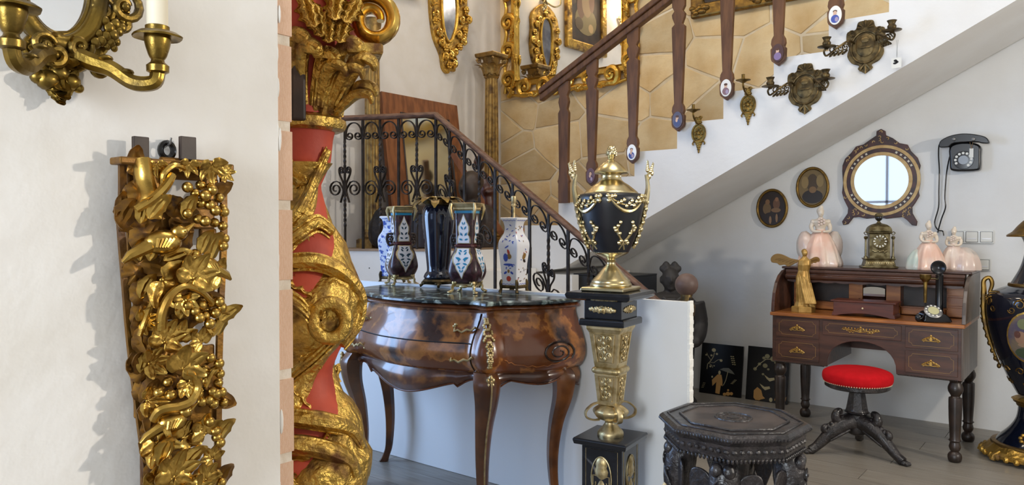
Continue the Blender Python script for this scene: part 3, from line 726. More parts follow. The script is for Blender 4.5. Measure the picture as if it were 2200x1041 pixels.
MB().sq([(.090, 0), (.094, .006), (.094, .014), (.088, .018)]).build('plinth', BRASS, UR_, 0, .002)
MB().lathe(sm2([(44/s5, .017), (45/s5, .028), (41/s5, .036), (40/s5, .044), (30/s5, yz(588)), (20/s5, yz(576)), (11/s5, yz(566)), (9/s5, yz(560)), (12/s5, yz(557)), (8/s5, yz(554)), (14/s5, yz(551)), (28/s5, yz(545)), (37/s5, yz(540)), (38/s5, yz(537))], 3), 36, wob=lambda a, z: .03*abs(sin(a*9)) if .035 < z < .09 else 0).build('foot', BRASS, UR_)
up_ = sm2([(37/s5, yz(540)), (47/s5, yz(520)), (58/s5, yz(490)), (66/s5, yz(458)), (71/s5, yz(432)), (71/s5, yz(420)), (66/s5, yz(413)), (54/s5, yz(411))], 5)
MB().lathe(up_, 40).build('body', URNB, UR_)
lid = sm2([(58/s5, yz(413)), (56/s5, yz(409)), (50/s5, yz(404)), (38/s5, yz(394)), (26/s5, yz(386)), (22/s5, yz(378)), (23/s5, yz(370)), (36/s5, yz(368)), (36/s5, yz(364)), (30/s5, yz(356)), (20/s5, yz(347)), (10/s5, yz(341)), (6/s5, yz(338))], 3)
ld_ = MB().lathe(lid, 36, wob=lambda a, z: .035*abs(sin(a*10)) if (z < yz(386)) else 0).build('lid', BRASS, UR_)
fm = MB().lathe(sm2([(5/s5, yz(338)), (9/s5, yz(333)), (7/s5, yz(331)), (11/s5, yz(327)), (11/s5, yz(321)), (7/s5, yz(313)), (.001, yz(307))], 3), 16)
for k in range(30):
    a = k*2.4; f = k/30; z = yz(329)+(yz(310)-yz(329))*f; r_ = (11-7*f*f)/s5
    fm.ball((r_*cos(a), r_*sin(a), z), (.004, .004, .005), 6, 4)
fm.build('pinecone_finial', BRASS, ld_)
fA = facing(PD)-prz
for da in (-.95, .55, 2.05, -2.5):
    fn = on_lathe(up_, fA+da); m = MB()
    sw = [(-.085+.17*k/14, yz(418)-.062*sin(pi*k/14)**.8) for k in range(15)]
    surf_tube(fn, sw, [.004, .009, .004], mb=m)
    surf_tube(fn, [(x, z+.018*sin(pi*(x+.085)/.17)+.006) for x, z in sw], .003, mb=m)
    for k in range(13):
        q = -1+2*k/12; c0 = fn(q*.07, yz(418)-.028*(1-q*q)-.004+.012*sin(k*2.1), .003); m.ball(c0, (.008, .008, .009), 7, 5)
    for q in (-1, 1): m.ball(fn(q*.085, yz(419), .003), .010, 8, 6); m.ball(fn(q*.083, yz(428), .003), (.009, .009, .012), 8, 6)
    m.build('swag', BRASS, UR_)
    m = MB(); z0 = yz(497)
    for s_ in (-1, 1):
        surf_tube(fn, [(0, z0-.035), (s_*.018, z0-.018), (s_*.030, z0), (s_*.036, z0+.02), (s_*.030, z0+.035)], [.004, .006, .004], mb=m)
        for x, z in ((.036, .03), (.048, .022), (.028, .044), (.042, .012), (.024, .0), (.012, -.03), (.020, -.038)): m.ball(fn(s_*x, z0+z, .002), (.008, .008, .009), 7, 5)
        surf_tube(fn, [(0, z0-.035), (s_*.014, z0-.026), (s_*.010, z0-.045), (0, z0-.037)], .0028, mb=m); surf_tube(fn, [(0, z0-.04), (s_*.012, z0-.065)], .0035, mb=m)
    m.build('ribbon_mount', BRASS, UR_)
rU = rlat(up_)
for s_ in (0, 1):
    a = fA+pi/2+s_*pi+.18; e = V((cos(a), sin(a), 0)); m = MB()
    P = [e*(rU(yz(y))+.008)+V((0, 0, yz(y))) for y in (525, 500, 475, 450, 430)]+[e*(72/s5+o_)+V((0, 0, yz(y))) for y, o_ in ((415, .012), (400, .016), (385, .014), (370, .008))]
    m.tube(catmull(P, 4), [.005, .010, .012, .012, .009, .006], 8)
    t = V((-e.y, e.x, 0))
    for k in range(14): f = k/13; p_ = P[0].lerp(P[4], f); rr_ = e*(rU(p_.z)+.012); m.ball((rr_.x+t.x*.008*(-1)**k, rr_.y+t.y*.008*(-1)**k, p_.z), (.009, .009, .012), 7, 5)
    base = e*(72/s5+.014)+V((0, 0, yz(385)))
    for dx, hh_, w_ in ((.024, .075, .007), (.0, .085, .006)):
        tip = base+e*dx+V((0, 0, hh_)); m.tube(catmull([base, base.lerp(tip, .5)+e*.004, tip], 4), [.005, .004], 6)
        for k in range(5): f = .55+.1*k; p_ = base.lerp(tip, f); m.ball(tuple(p_), (w_*(1.3-.25*k), w_*(1.3-.25*k), .010), 7, 5)
    for k in range(3): m.ball(tuple(base+e*.010*k+V((0, 0, .012+.012*k))), (.006, .006, .014), 7, 5)
    m.build('handle', BRASS, UR_)
# ------------------------------------------------------------ elephant table
ET = V((-1.05, 2.62, 0))
et = thing('elephant_table', 'black carved octagonal table on elephant head legs', 'table', ET, YAW)
def octa(r, z, a0=.46): return [(r*cos(a0+k*pi/4), r*sin(a0+k*pi/4), z) for k in range(8)]
MB().rings([octa(.225, .505), octa(.245, .515), octa(.248, .56), octa(.258, .572), octa(.268, .582), octa(.266, .592), octa(.255, .600)]).build('tabletop', EBONY, et, 20)
MB().rings([octa(.185, .6003), octa(.185, .6012)]).build('centre_panel', EBTOP, et, 0)
MB().tube([octa(.19, .602)[k] for k in range(8)], .005, 6, closed=True).build('panel_border', EBONY, et); MB().tube(octa(.235, .601), .004, 6, closed=True).build('rim_border', EBONY, et)
m = MB(); m.tube([(.065*cos(k*pi/12), .065*sin(k*pi/12), .602) for k in range(24)], .004, 5, closed=True)
for k in range(12): a = k*pi/6; m.ball((.045*cos(a), .045*sin(a), .602), (.014, .009, .003), 7, 4)
m.ball((0, 0, .602), (.025, .025, .004), 12, 5); m.build('centre_rosette', EBONY, et)
m = MB()
for k in range(8):
    a, b = V(octa(.266, .583)[k]), V(octa(.266, .583)[(k+1) % 8])
    for j in range(18): q = a.lerp(b, (j+.5)/18); m.ball(tuple(q), (.0055, .0055, .006), 6, 4)
m.build('beaded_edge', EBONY, et)
m = MB()
for k in range(8):
    a, b = V(octa(.247, .51)[k]), V(octa(.247, .51)[(k+1) % 8])
    for j in range(13): q = a.lerp(b, (j+.5)/13); m.ball(tuple(q), (.006, .006, .009), 6, 4)
    for j in range(7): q = a.lerp(b, (j+.5)/7)*1.0; m.ball((q.x*.985, q.y*.985, .54), (.012, .012, .010), 7, 4)
m.build('scalloped_apron', EBONY, et)
HEADS = [math.radians(d_) for d_ in (245, 335, 155, 65)]
for a in HEADS:
    X = RZ(a-1.5*pi)                                      # head faces -y in its own frame
    m = MB()
    def R_(x, y, z, rx, ry): return [(x+rx*cos(2*pi*j/14), y+ry*sin(2*pi*j/14), z) for j in range(14)]
    pr_ = [(0, -.17, .512, .026, .026), (0, -.18, .50, .040, .042), (0, -.19, .46, .052, .054), (0, -.195, .41, .054, .058), (0, -.20, .36, .050, .055), (0, -.205, .31, .043, .047), (0, -.21, .26, .037, .038), (0, -.21, .18, .032, .033), (0, -.205, .10, .030, .031), (0, -.20, .05, .030, .032), (0, -.205, .02, .034, .04), (0, -.21, .0, .033, .04)]
    m.rings([R_(*p_) for p_ in pr_], X)
    for k in range(12): zz = .27-.022*k; m.tube([(.034*cos(j*pi/8), -.208+.035*sin(j*pi/8), zz) for j in range(16)], .0035, 5, X, closed=True)
    for s_ in (-1, 1): m.ball((s_*.020, -.228, .47), (.024, .022, .026), 10, 7, X); m.ball((s_*.042, -.228, .395), (.009, .009, .009), 8, 6, X); m.tube(catmull([(s_*.02, -.245, .40), (s_*.045, -.235, .375), (s_*.05, -.215, .33)], 4), .005, 6, X)
    m.tube([(0.022*cos(j*pi/8), -.251, .425+.022*sin(j*pi/8)) for j in range(16)], .0035, 5, X, closed=True); m.ball((0, -.252, .425), (.010, .007, .010), 8, 6, X)
    hd = m.build('leg', EBONY, et, 60)
    for s_ in (-1, 1):
        poly = sm2([(0, .01), (.035, .030), (.070, .022), (.080, -.025), (.062, -.085), (.040, -.128), (.018, -.09), (.0, -.04)], 4, True)
        MB().prism(poly, -.005, .005, X @ T(s_*.050, -.185, .425) @ RZ(s_*.35) @ SC(s_, 1, 1)).build('ear', EBONY, hd, 30, .004)
        MB().tube(catmull([(s_*.032, -.24, .335), (s_*.042, -.262, .305), (s_*.043, -.28, .28)], 4), [.007, .003], 8, X).build('tusk', IVORY, hd)
# ------------------------------------------------------------ red stool
ST = V((-1.10, 4.58, 0))
st_ = thing('piano_stool', 'round stool with red velvet seat on a black carved tripod base', 'stool', ST, YAW)
MB().lathe(sm2([(.172, .402), (.184, .415), (.188, .440), (.180, .465), (.14, .482), (.07, .49), (.0015, .492)], 4), 48, cap=False).build('cushion', RED, st_, 80)
MB().lathe([(.05, .372), (.16, .374), (.174, .382), (.174, .403), (.16, .404)], 48).build('seat_rim', EBONY, st_, 30)
m = MB()
for k in range(84): a = 2*pi*k/84; m.ball((.178*cos(a), .178*sin(a), .408), .0042, 6, 4)
m.build('nail_trim', PEARL, st_)
MB().lathe(sm2([(.02, .385), (.05, .375), (.040, .365), (.042, .35), (.050, .30), (.060, .245), (.068, .235), (.05, .225), (.052, .20), (.055, .13), (.045, .11), (.02, .10)], 3), 16, wob=lambda a, z: .05*cos(8*a) if .24 < z < .36 else 0).build('column', EBONY, st_)
for d_ in (184, -58, 62):
    a = math.radians(d_); X = RZ(a)
    m = MB()
    m.tube(catmull([(.03, 0, .18), (.08, 0, .165), (.14, 0, .13), (.19, 0, .085), (.24, 0, .04), (.275, 0, .018)], 5), [.055, .048, .042, .032, .025, .026], 8, X, flat=1)
    m.ball((.275, 0, .015), (.032, .024, .016), 10, 6, X)
    for s_ in (-1, 0, 1): m.ball((.30, s_*.013, .011), (.014, .008, .011), 7, 5, X)
    m.tube(catmull([(.10, 0, .17), (.125, 0, .20), (.12, 0, .235), (.10, 0, .245), (.095, 0, .225)], 4), [.028, .026, .016, .008], 8, X); m.tube(catmull([(.17, 0, .11), (.195, 0, .135), (.185, 0, .155), (.165, 0, .15)], 4), [.022, .018, .009], 8, X)
    for k in range(5): m.ball((.09+.02*k, 0, .20-.012*k), (.014, .02, .02), 7, 5, X)
    for s_ in (-1, 1): m.tube(catmull([(.06, s_*.03, .14), (.12, s_*.035, .11), (.17, s_*.03, .08)], 4), [.010, .006], 6, X)
    m.build('leg', EBONY, st_, 60)
# ------------------------------------------------------------ roll top desk
DK = V((-1.11, 4.98, 0))                               # centre; half width .52, front y -.30, back y +.30
dk = thing('roll_top_desk', 'dark walnut roll top writing desk with arched kneehole and brass drawer mounts', 'desk', DK)
hw = .52
arch = [(-.17, .455)]+[(-.17+.34*k/16, .455+.165*sin(pi*k/16)**.62) for k in range(1, 16)]+[(.17, .455)]
arch = [(-.19, .455)]+[(.19*-cos(pi*k/16), .455+.17*sin(pi*k/16)**.75) for k in range(1, 16)]+[(.19, .455)]
front = [(-hw+.01, .745), (-hw+.01, .455)]+arch+[(hw-.01, .455), (hw-.01, .745)]
MB().prism(front, -.285, -.262).build('front_panel', DESKW, dk, 0, .002)
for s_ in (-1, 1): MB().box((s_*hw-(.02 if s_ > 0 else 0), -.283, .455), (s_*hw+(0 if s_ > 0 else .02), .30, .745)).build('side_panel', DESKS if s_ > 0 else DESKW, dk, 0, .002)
MB().box((-hw+.02, .28, .50), (hw-.02, .30, .745)).build('back_panel', DESKW, dk, 0)
for s_ in (-1, 1): MB().box((s_*.2-.008, -.262, .46), (s_*.2+.008, .28, .745)).build('kneehole_side', DESKW, dk, 0)
MB().box((-hw+.02, -.26, .62), (hw-.02, .28, .632)).build('inner_bottom', DESKW, dk, 0)
m = MB()
for k in range(44):
    for x0 in (-.50, .20):
        if x0+k*.0068 < (.50 if x0 > 0 else -.2): m.ball((x0+k*.0068, -.287, .456), (.004, .004, .005), 5, 4)
m.build('beaded_trim', DESKL, dk)['kind'] = 'stuff'
MB().box((-hw-.008, -.31, .745), (hw+.008, .30, .765)).build('writing_surface', DESKI, dk, 0, .004)
def drawer(x0, x1, z0, z1, kind):
    d = MB().box((x0, -.292, z0), (x1, -.284, z1)).build('drawer', DESKW, dk, 0, .002)
    c = .018; a0, a1, b0, b1 = x0+.02, x1-.02, z0+.016, z1-.016
    line = [(a0+c, b0), (a1-c, b0), (a1-c*.7, b0+c*.7), (a1, b0+c), (a1, b1-c), (a1-c*.7, b1-c*.7), (a1-c, b1), (a0+c, b1), (a0+c*.7, b1-c*.7), (a0, b1-c), (a0, b0+c), (a0+c*.7, b0+c*.7)]
    MB().tube(xz(line, -.2925), .0013, 4, closed=True).build('inlay_line', OCHRE, d)
    cx, cz = (x0+x1)/2, (z0+z1)/2; m = MB(); W_ = .10 if kind else .042
    m.prism(ell(cx, cz-.002, .007, .012, 12), -.298, -.292)
    for s_ in (-1, 1):
        for j in range(3 if not kind else 6):
            ox = .010+.013*j*(1.25 if kind else 1)
            m.tube(xz([(cx+s_*(ox+(.009-.007*k/10)*cos(k*.75)), cz-.006+.008*cos(j*1.3)+(.010-.008*k/10)*sin(k*.75)) for k in range(11)], -.295), [.0026, .0016], 5)
        m.tube(xz([(cx, cz-.013), (cx+s_*W_*.5, cz-.014 if not kind else cz), (cx+s_*W_*(1 if not kind else 1.05), cz-.010 if not kind else cz)], -.295), [.003, .0018], 5)
        for j in range(5): m.ball((cx+s_*W_*(.15+.17*j), -.294, cz+.008-.016*(j/5)*(1 if not kind else 0)), (.0045, .003, .0045), 6, 4)
    m.ball((cx, -.295, cz+.016), (.006, .003, .007), 7, 5); m.build('brass_mount', DMOUNT, d)
drawer(-.495, -.235, .615, .735, 0); drawer(-.495, -.235, .475, .60, 0); drawer(.235, .495, .615, .735, 0); drawer(.235, .495, .475, .60, 0); drawer(-.215, .215, .648, .735, 1)
# curved sides of the roll top
ZT = lambda z: .765+(z-.765)*1.12
cur = [(y_, ZT(z_)) for y_, z_ in [(-.285, .765), (-.28, .81), (-.262, .87), (-.225, .925), (-.17, .965), (-.10, .99), (-.02, 1.0), (.30, 1.0), (.30, .765)]]
for s_ in (-1, 1):
    X = RZ(pi/2)
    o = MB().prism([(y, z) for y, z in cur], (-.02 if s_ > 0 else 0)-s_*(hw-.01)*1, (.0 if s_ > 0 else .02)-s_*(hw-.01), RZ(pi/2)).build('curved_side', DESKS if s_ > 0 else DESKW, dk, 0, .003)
MB().box((-hw-.012, -.085, ZT(1.0)), (hw+.012, .305, ZT(1.0)+.016)).build('top_board', DESKW, dk, 0, .005)
R = []
for y, z in ((-.10, .94), (-.115, .95), (-.118, .965), (-.10, .972), (-.105, .985), (-.10, .998), (-.03, .998), (-.03, .94)): R.append((y, ZT(z)))
MB().prism(R, -hw+.02, hw-.02, RZ(pi/2) @ T(0, 0, 0)).build('cornice', DESKW, dk, 30, .003)
sc = [(-.49, ZT(.945))]+[(-.49+.98*k/60, ZT(.932-.006*abs(sin(k*pi/6)))) for k in range(61)]+[(.49, ZT(.945))]
MB().prism(sc, -.098, -.088).build('scalloped_valance', DESKW, dk, 0)
MB().box((-hw+.02, .12, .765), (hw-.02, .13, .98)).build('interior_back', DARKW, dk, 0)
for x0, x1, z0, z1, mm in ((-.49, -.40, .77, .95, 0), (-.40, -.15, .77, .815, 0), (-.15, -.065, .77, .95, 0), (.065, .15, .77, .95, 0), (.15, .39, .77, .815, 0), (.39, .49, .77, .95, 0)):
    pd_ = MB().box((x0+.002, .03, z0), (x1-.002, .12, z1)).build('pigeonhole_unit', DESKI, dk, 0, .002)
    n_ = 3 if z1 > .9 and abs(x0+x1) > .5 else 1
    for k in range(n_ if abs(x0+x1) > .25 else 0): MB().box((x0+.008, .026, z0+.005+(z1-z0)/n_*k), (x1-.008, .031, z0+(z1-z0)/n_*(k+1)-.005)).build('small_drawer', DESKI, pd_, 0, .002)
MB().box((-.49, .03, .812), (.49, .12, .818)).build('shelf', DESKI, dk, 0)
MB().prism([(-.062, .80), (.062, .80), (.062, .915)]+[(.062*cos(pi*k/10), .915+.012*sin(pi*k/10)) for k in range(1, 10)]+[(-.062, .915)], .028, .034).build('small_mirror', MIRROR, dk, 0)
MB().ball((-.085, .027, .845), .007, 10, 7).build('door_knob', BLACKP, dk)
leg_p = sm2([(.026, .455), (.034, .45), (.028, .44), (.038, .415), (.036, .39), (.022, .365), (.030, .355), (.034, .345), (.032, .24), (.026, .13), (.033, .12), (.024, .11), (.030, .085), (.024, .065), (.020, .058), (.032, .045), (.036, .025), (.030, .004), (.02, 0)], 2)
lme = MB().lathe(leg_p, 18).mesh('leg', DESKL)
for x, y in ((-.48, -.25), (.48, -.25), (-.48, .26), (.48, .26)): obj('leg', lme, dk, X=T(x, y, 0))
# ------------------------------------------------------------ tall floor vase
TV = V((-.275, 5.06, 0)); s6 = 383.; yz6 = lambda y: max(.0, (984-y)/s6)
tv = thing('floor_vase', 'tall navy and gilt porcelain floor vase with painted scene, beside the desk', 'vase', TV)
body = sm2([(38/s6, yz6(845)), (58/s6, yz6(805)), (80/s6, yz6(750)), (93/s6, yz6(700)), (97/s6, yz6(655)), (92/s6, yz6(632)), (72/s6, yz6(620)), (54/s6, yz6(612))], 5)
MB().lathe(body, 40).build('body', NAVY, tv)
neck = sm2([(54/s6, yz6(614)), (50/s6, yz6(604)), (38/s6, yz6(580)), (30/s6, yz6(555)), (27/s6, yz6(530)), (32/s6, yz6(512)), (38/s6, yz6(507))], 4)
MB().lathe(neck, 32).build('neck', NAVY, tv)
MB().lathe(sm2([(60/s6, yz6(508)), (60/s6, yz6(504)), (50/s6, yz6(497)), (40/s6, yz6(484)), (26/s6, yz6(470)), (12/s6, yz6(464)), (10/s6, yz6(455)), (14/s6, yz6(448)), (9/s6, yz6(438)), (.001, yz6(432))], 3), 32).build('lid', GOLDD, tv)
MB().lathe(sm2([(80/s6, yz6(955)), (70/s6, yz6(940)), (52/s6, yz6(920)), (40/s6, yz6(900)), (36/s6, yz6(880)), (36/s6, yz6(866))], 4), 32).build('foot', NAVY, tv)
for r_, y in ((42, 858), (54, 612), (56, 618), (82, 953), (36, 866)): MB().lathe([(r_/s6-.006, yz6(y+5)), (r_/s6+.006, yz6(y+4)), (r_/s6+.009, yz6(y)), (r_/s6+.006, yz6(y-4)), (r_/s6-.006, yz6(y-5))], 32).build('gilt_band', GOLDD, tv)
MB().lathe([(.03, yz6(850)), (40/s6, yz6(852)), (48/s6, yz6(856)), (40/s6, yz6(864)), (.03, yz6(866))], 28).build('gilt_collar', GOLDO, tv)
m = MB().lathe([(100/s6, yz6(975)), (102/s6, yz6(968)), (92/s6, yz6(962)), (84/s6, yz6(952)), (.1, yz6(950)), (.1, yz6(975))], 40, wob=lambda a, z: .02*cos(12*a))
for k in range(8):
    a = k*pi/4; m.tube([(.23*cos(a), .23*sin(a), .04), (.268*cos(a), .268*sin(a), .025), (.275*cos(a), .275*sin(a), .008)], [.026, .02, .014], 7)
    for j in range(4): b = a+pi/8*(j-1.5)*.5; m.ball((.265*cos(b), .265*sin(b), .03), (.016, .016, .018), 7, 5)
m.build('ormolu_base', GOLDO, tv)
fa = facing(TV)
fn = on_lathe(body, fa-.15); zc = yz6(715); E = lambda rx, rz, dz=0, n=12: [(rx*sin(pi*k/n), zc+dz-rz*cos(pi*k/n)) for k in range(n+1)]
SKYP = mat('painted_scene', hx('554d60'), .25, c2=hx('7c6c56'), ns=9, nd=5, lo=.4, hi=.6, c3=hx('4c4a3a'), coat=.3)
MB().strip(E(.118, .145), fn, .0025, m=10).build('scene_border', GOLDO, tv); sp_ = MB().strip(E(.108, .135), fn, .0045, m=10).build('painted_scene', SKYP, tv)
def blob(x, z, rx, rz, col, off=.0055): MB().strip([(rx*sin(pi*k/6), z-rz*cos(pi*k/6)) for k in range(7)], lambda a, b, o_: fn(a+x, b, o_), off, m=4).build('painted_figure', flat(col), sp_)
for x, z, rx, rz, col in ((0, -.085, .075, .035, '#3f4a34'), (-.045, -.0, .028, .035, '#97745c'), (-.06, .015, .016, .02, '#5f3c34'), (.02, -.01, .03, .03, '#9c8870'), (.045, .005, .018, .03, '#584e66'), (.0, .03, .012, .014, '#97745c'), (-.03, .075, .03, .03, '#6f7350'), (.05, .08, .035, .025, '#807a58'), (-.02, -.04, .04, .014, '#94785f')): blob(x, zc+z, rx, rz, col)
for da in (-1.35, -.15, 1.1):
    f2 = on_lathe(body, fa+da); m = MB()
    for s_ in (-1, 1):
        for cx, cy, r_, tn in ((.05, yz6(648), .028, 1.3), (.09, yz6(660), .02, -1.3), (.06, yz6(790), .022, 1.2), (.03, yz6(815), .018, -1.2)):
            surf_tube(f2, [(s_*(cx+r_*(1-.7*k/14)*cos(tn*2*pi*k/14)), cy+r_*(1-.7*k/14)*sin(tn*2*pi*k/14)) for k in range(15)], [.004, .002], mb=m, n=5)
    for k in range(9): m.ball(f2(-.06+.015*k, yz6(640)+.01*sin(k), .002), (.007, .007, .006), 6, 4)
    m.build('gilt_scrolls', GOLDD, tv)['kind'] = 'stuff'
f3 = on_lathe(neck, fa); m = MB()
for k in range(14): surf_tube(f3, [(-.03+.06*((k*7) % 5)/5+.010*cos(j*.9), yz6(590)+.012*k+.010*sin(j*.9)) for j in range(7)], .0018, mb=m, n=4)
m.build('gilt_scrolls', GOLDD, tv)['kind'] = 'stuff'
f4 = on_lathe([(80/s6, yz6(955)), (70/s6, yz6(940)), (52/s6, yz6(920)), (40/s6, yz6(900))], fa-.3); m = MB()
for k in range(8): m.ball(f4(.03*cos(k*pi/4), yz6(930)+.02*sin(k*pi/4), .002), (.012, .012, .010), 7, 5)
m.ball(f4(0, yz6(930), .004), .012, 8, 6); m.build('gilt_flower', GOLDO, tv)
for s_ in (0, 1):
    a = fa-pi/2+s_*pi-.25*(1 if s_ == 0 else -1)*0; e = V((cos(a), sin(a), 0)); m = MB(); rB = rlat(body)
    P = [e*(rB(yz6(y))+.010)+V((0, 0, yz6(y))) for y in (790, 760, 730, 700, 670, 645)]+[e*(.262)+V((0, 0, yz6(625))), e*.262+V((0, 0, yz6(605))), e*.235+V((0, 0, yz6(598))), e*.222+V((0, 0, yz6(612))), e*.235+V((0, 0, yz6(632)))]
    m.tube(catmull(P, 4), [.004, .008, .012, .014, .015, .016, .013, .012, .012, .009], 8)
    for k in range(10): p_ = P[0].lerp(P[5], k/9); q = e*(rB(p_.z)+.016); m.ball((q.x, q.y, p_.z), (.012, .012, .016), 7, 5)
    for z_ in (700, 780): m.tube([e*(rB(yz6(z_))+.01)+V((0, 0, yz6(z_))), e*(rB(yz6(z_))+.035)+V((0, 0, yz6(z_-14)))], [.009, .002], 6)
    m.build('handle', GOLDD, tv)
# ------------------------------------------------------------ things on and against the walls
def cscroll(m, X, r=.1, th=.016, turns=1.25, y=0, tail=1.0):
    """a C scroll with a leafy tail: volute at the origin, tail sweeping along +x"""
    sp = [(r*(1-.8*k/22)*cos(-pi/2-2*pi*turns*k/22), r*(1-.8*k/22)*sin(-pi/2-2*pi*turns*k/22)) for k in range(23)]
    tl = [(r*tail*(1.9-.3*k), -r*(.62+.30*sin(k*.9))) for k in range(0, 4)]
    P = catmull([(p[0], y, p[1]) for p in tl+sp[1:]], 2)
    m.tube(P, [th*.35, th, th, th*.8, th*.6, th*.7], 7, X)
    m.ball((0, y-.3*th, 0), r*.26, 9, 6, X)
    for k in range(4): m.ball((r*tail*(1.5-.32*k), y-.2*th, -r*(.72+.25*sin(k))), (r*.22, th*.9, r*.14), 7, 5, X)
    return m
VW = 5.6
# big gilded mirror on the stone wall
bl, br = pv(1108, 170, 5.56), pv(1338, 146, 5.56); W = br.x-bl.x
bm = thing('gilded_mirror', 'large rectangular mirror in a carved gilded scroll frame on the stone wall', 'mirror', ((bl.x+br.x)/2, 5.585, bl.z-.02))
H = 1.5; hw_ = W/2; lean = RX(.012)
MB().box((-hw_-.02, -.005, -.02), (hw_+.02, .004, H+.02), lean).build('mirror_glass', MIRROR, bm, 0)
m = MB(); rect = lambda e: [(-hw_-e, -e), (hw_+e, -e), (hw_+e, H+e), (-hw_-e, H+e)]
m.ringprism(rect(.055), rect(-.005), -.03, .004, lean); m.build('inner_frame', GOLD, bm, 0, .012, seg=3)
MB().tube([(p[0], -.035, p[1]) for p in rect(.0)], .010, 8, lean, closed=True).build('inner_bead', GOLDB, bm)
r6 = random.Random(11)
for k in range(6):
    z = .02+k*.27; s_ = .10+.012*r6.random()
    for sg in (-1, 1):
        cscroll(MB(), lean @ T(sg*(hw_+.085), -.03, z) @ SC(sg, 1, 1) @ RY(pi/2+(.25 if k % 2 else -.2)), s_*.75, .028).build('side_scroll', GOLD, bm)
nb = 5
for k in range(nb):
    q = -1+2*(k+.5)/nb; sg = 1 if q < 0 else -1
    if abs(q) < .1:
        for s2 in (-1, 1): cscroll(MB(), lean @ T(s2*.03, -.035, -.085) @ SC(s2, 1, 1), .07, .026).build('bottom_scroll', GOLDB, bm)
    else: cscroll(MB(), lean @ T(q*hw_, -.03, -.085+.02*abs(q)) @ SC(sg, 1, 1) @ RY(.12), .082, .030).build('bottom_scroll', GOLD, bm)
m = MB().tube([(-hw_-.05+(W+.1)*k/30, -.02, -.135+.012*cos(k*1.05)) for k in range(31)], [.012, .02, .02, .012], 8, lean); m.build('bottom_rail', GOLD, bm)
for sg in (-1, 1): MB().tube([(sg*(hw_+.13+.012*cos(k*1.1)), -.012, -.10+(H+.1)*k/40) for k in range(41)], .016, 7, lean).build('side_rail', GOLD, bm)
for sg in (-1, 1):
    m = MB()
    for k in range(7): m.ball((sg*(hw_+.06+.02*cos(k)), -.03, -.06-.012*k), (.03, .02, .02), 8, 6, lean)
    m.build('corner_leaf', GOLD, bm)
# small carved gilt mirror on the left wall (local x runs along the wall, y into it)
c = pu(963, 45, -4.56); sm = thing('carved_wall_mirror', 'narrow carved gilt mirror hung high on the left white wall', 'mirror', (UL+.03, c.y, c.z), pi/2)
ss = ppm(c); fx = 1/.66
Lx = lambda x, y: ((x-963)/ss*fx, (45-y)/ss)
outl = [(930, -40), (927, 20), (930, 60), (935, 90), (948, 122), (952, 148), (962, 158), (968, 150), (978, 148), (976, 118), (988, 96), (1000, 78), (1006, 40), (1003, 0), (1000, -40), (965, -70)]
MB().prism(sm2([Lx(*p) for p in outl], 3, True), -.005, .03).build('backboard', GOLDO, sm, 30, .004)
inn = sm2([Lx(*p) for p in [(950, -20), (948, 20), (951, 60), (956, 82), (963, 90), (970, 80), (978, 50), (980, 10), (975, -25), (962, -35)]], 3, True)
MB().prism(inn, -.010, -.004).build('mirror_glass', MIRROR2, sm, 0)
MB().tube(xz(inn, -.014), .013, 8, closed=True).build('inner_moulding', GOLD, sm)
r7 = random.Random(2)
for k, (x, y) in enumerate([(933, -10), (930, 15), (936, 40), (934, 55), (943, 75), (947, 95), (955, 105), (955, 125), (965, 118), (962, 140), (972, 135), (975, 110), (984, 95), (982, 70), (992, 80), (995, 55), (990, 35), (1003, 30), (998, 10), (992, -10), (985, -25), (945, -35), (965, -45)]):
    x0, z0 = Lx(x, y); m = MB(); a = r7.uniform(0, 6.28)
    if k % 3 == 0:
        for j in range(6): m.ball((x0+.022*cos(j*pi/3), -.022, z0+.022*sin(j*pi/3)), (.014, .012, .014), 7, 5)
        m.ball((x0, -.032, z0), .012, 8, 6)
    else: cscroll(m, T(x0, -.02, z0) @ RY(a), .034, .014)
    m.build('carved_flower' if k % 3 == 0 else 'carved_scroll', GOLD if k % 2 else GOLDB, sm)
# fluted gilt columns on the landing
def column(name, label, p, r, h, cap, rz=0, tilt=0):
    t = thing(name, label, 'column', p, rz, None); t['kind'] = 'thing'
    MB().lathe([(r*.98, .14), (r*1.0, .2), (r*.95, h*.6), (r*.86, h-.22)], 64, wob=lambda a, z: -.10*abs(sin(a*8))).build('fluted_shaft', COLG, t)
    m = MB().sq([(r*1.45, 0), (r*1.45, .06), (r*1.25, .07)]); m.lathe([(r*1.2, .07), (r*1.35, .085), (r*1.15, .1), (r*1.2, .12), (r*1.0, .14)], 24); m.build('base', COLG, t, 30)
    m = MB().lathe([(r*.9, h-.225), (r*1.05, h-.21), (r*.9, h-.2), (r*.95, h-.17), (r*1.2, h-.05), (r*1.3, h-.04)], 24); m.build('capital_bell', COLG, t)
    if cap:
        lf = leaf_mb(.13, .045, 3, .25, 1.2, .05, .08).mesh('acanthus_leaf', COLG)
        for k in range(8): a = k*pi/4; obj('acanthus_leaf', lf, t, X=RZ(a) @ T(0, -r*.98, h-.2))
        MB().sq([(r*1.5, h-.04), (r*1.6, h-.03), (r*1.65, h-.008), (r*1.6, h)]).build('abacus', COLG, t, 0, .004)
        for k in range(4): a = pi/4+k*pi/2; MB().tube([(r*1.75*cos(a)+.02*(1-.7*j/12)*cos(j*.8)*cos(a), r*1.75*sin(a)+.02*(1-.7*j/12)*cos(j*.8)*sin(a), h-.065+.022*(1-.7*j/12)*sin(j*.8)) for j in range(13)], .010, 6).build('volute', COLG, t)
    return t
p = pv(1056, 470, 5.24); column('gilt_column', 'fluted gilt column with carved capital in the corner below the large mirror', (p.x, p.y, 1.14), .067, 1.74, True)
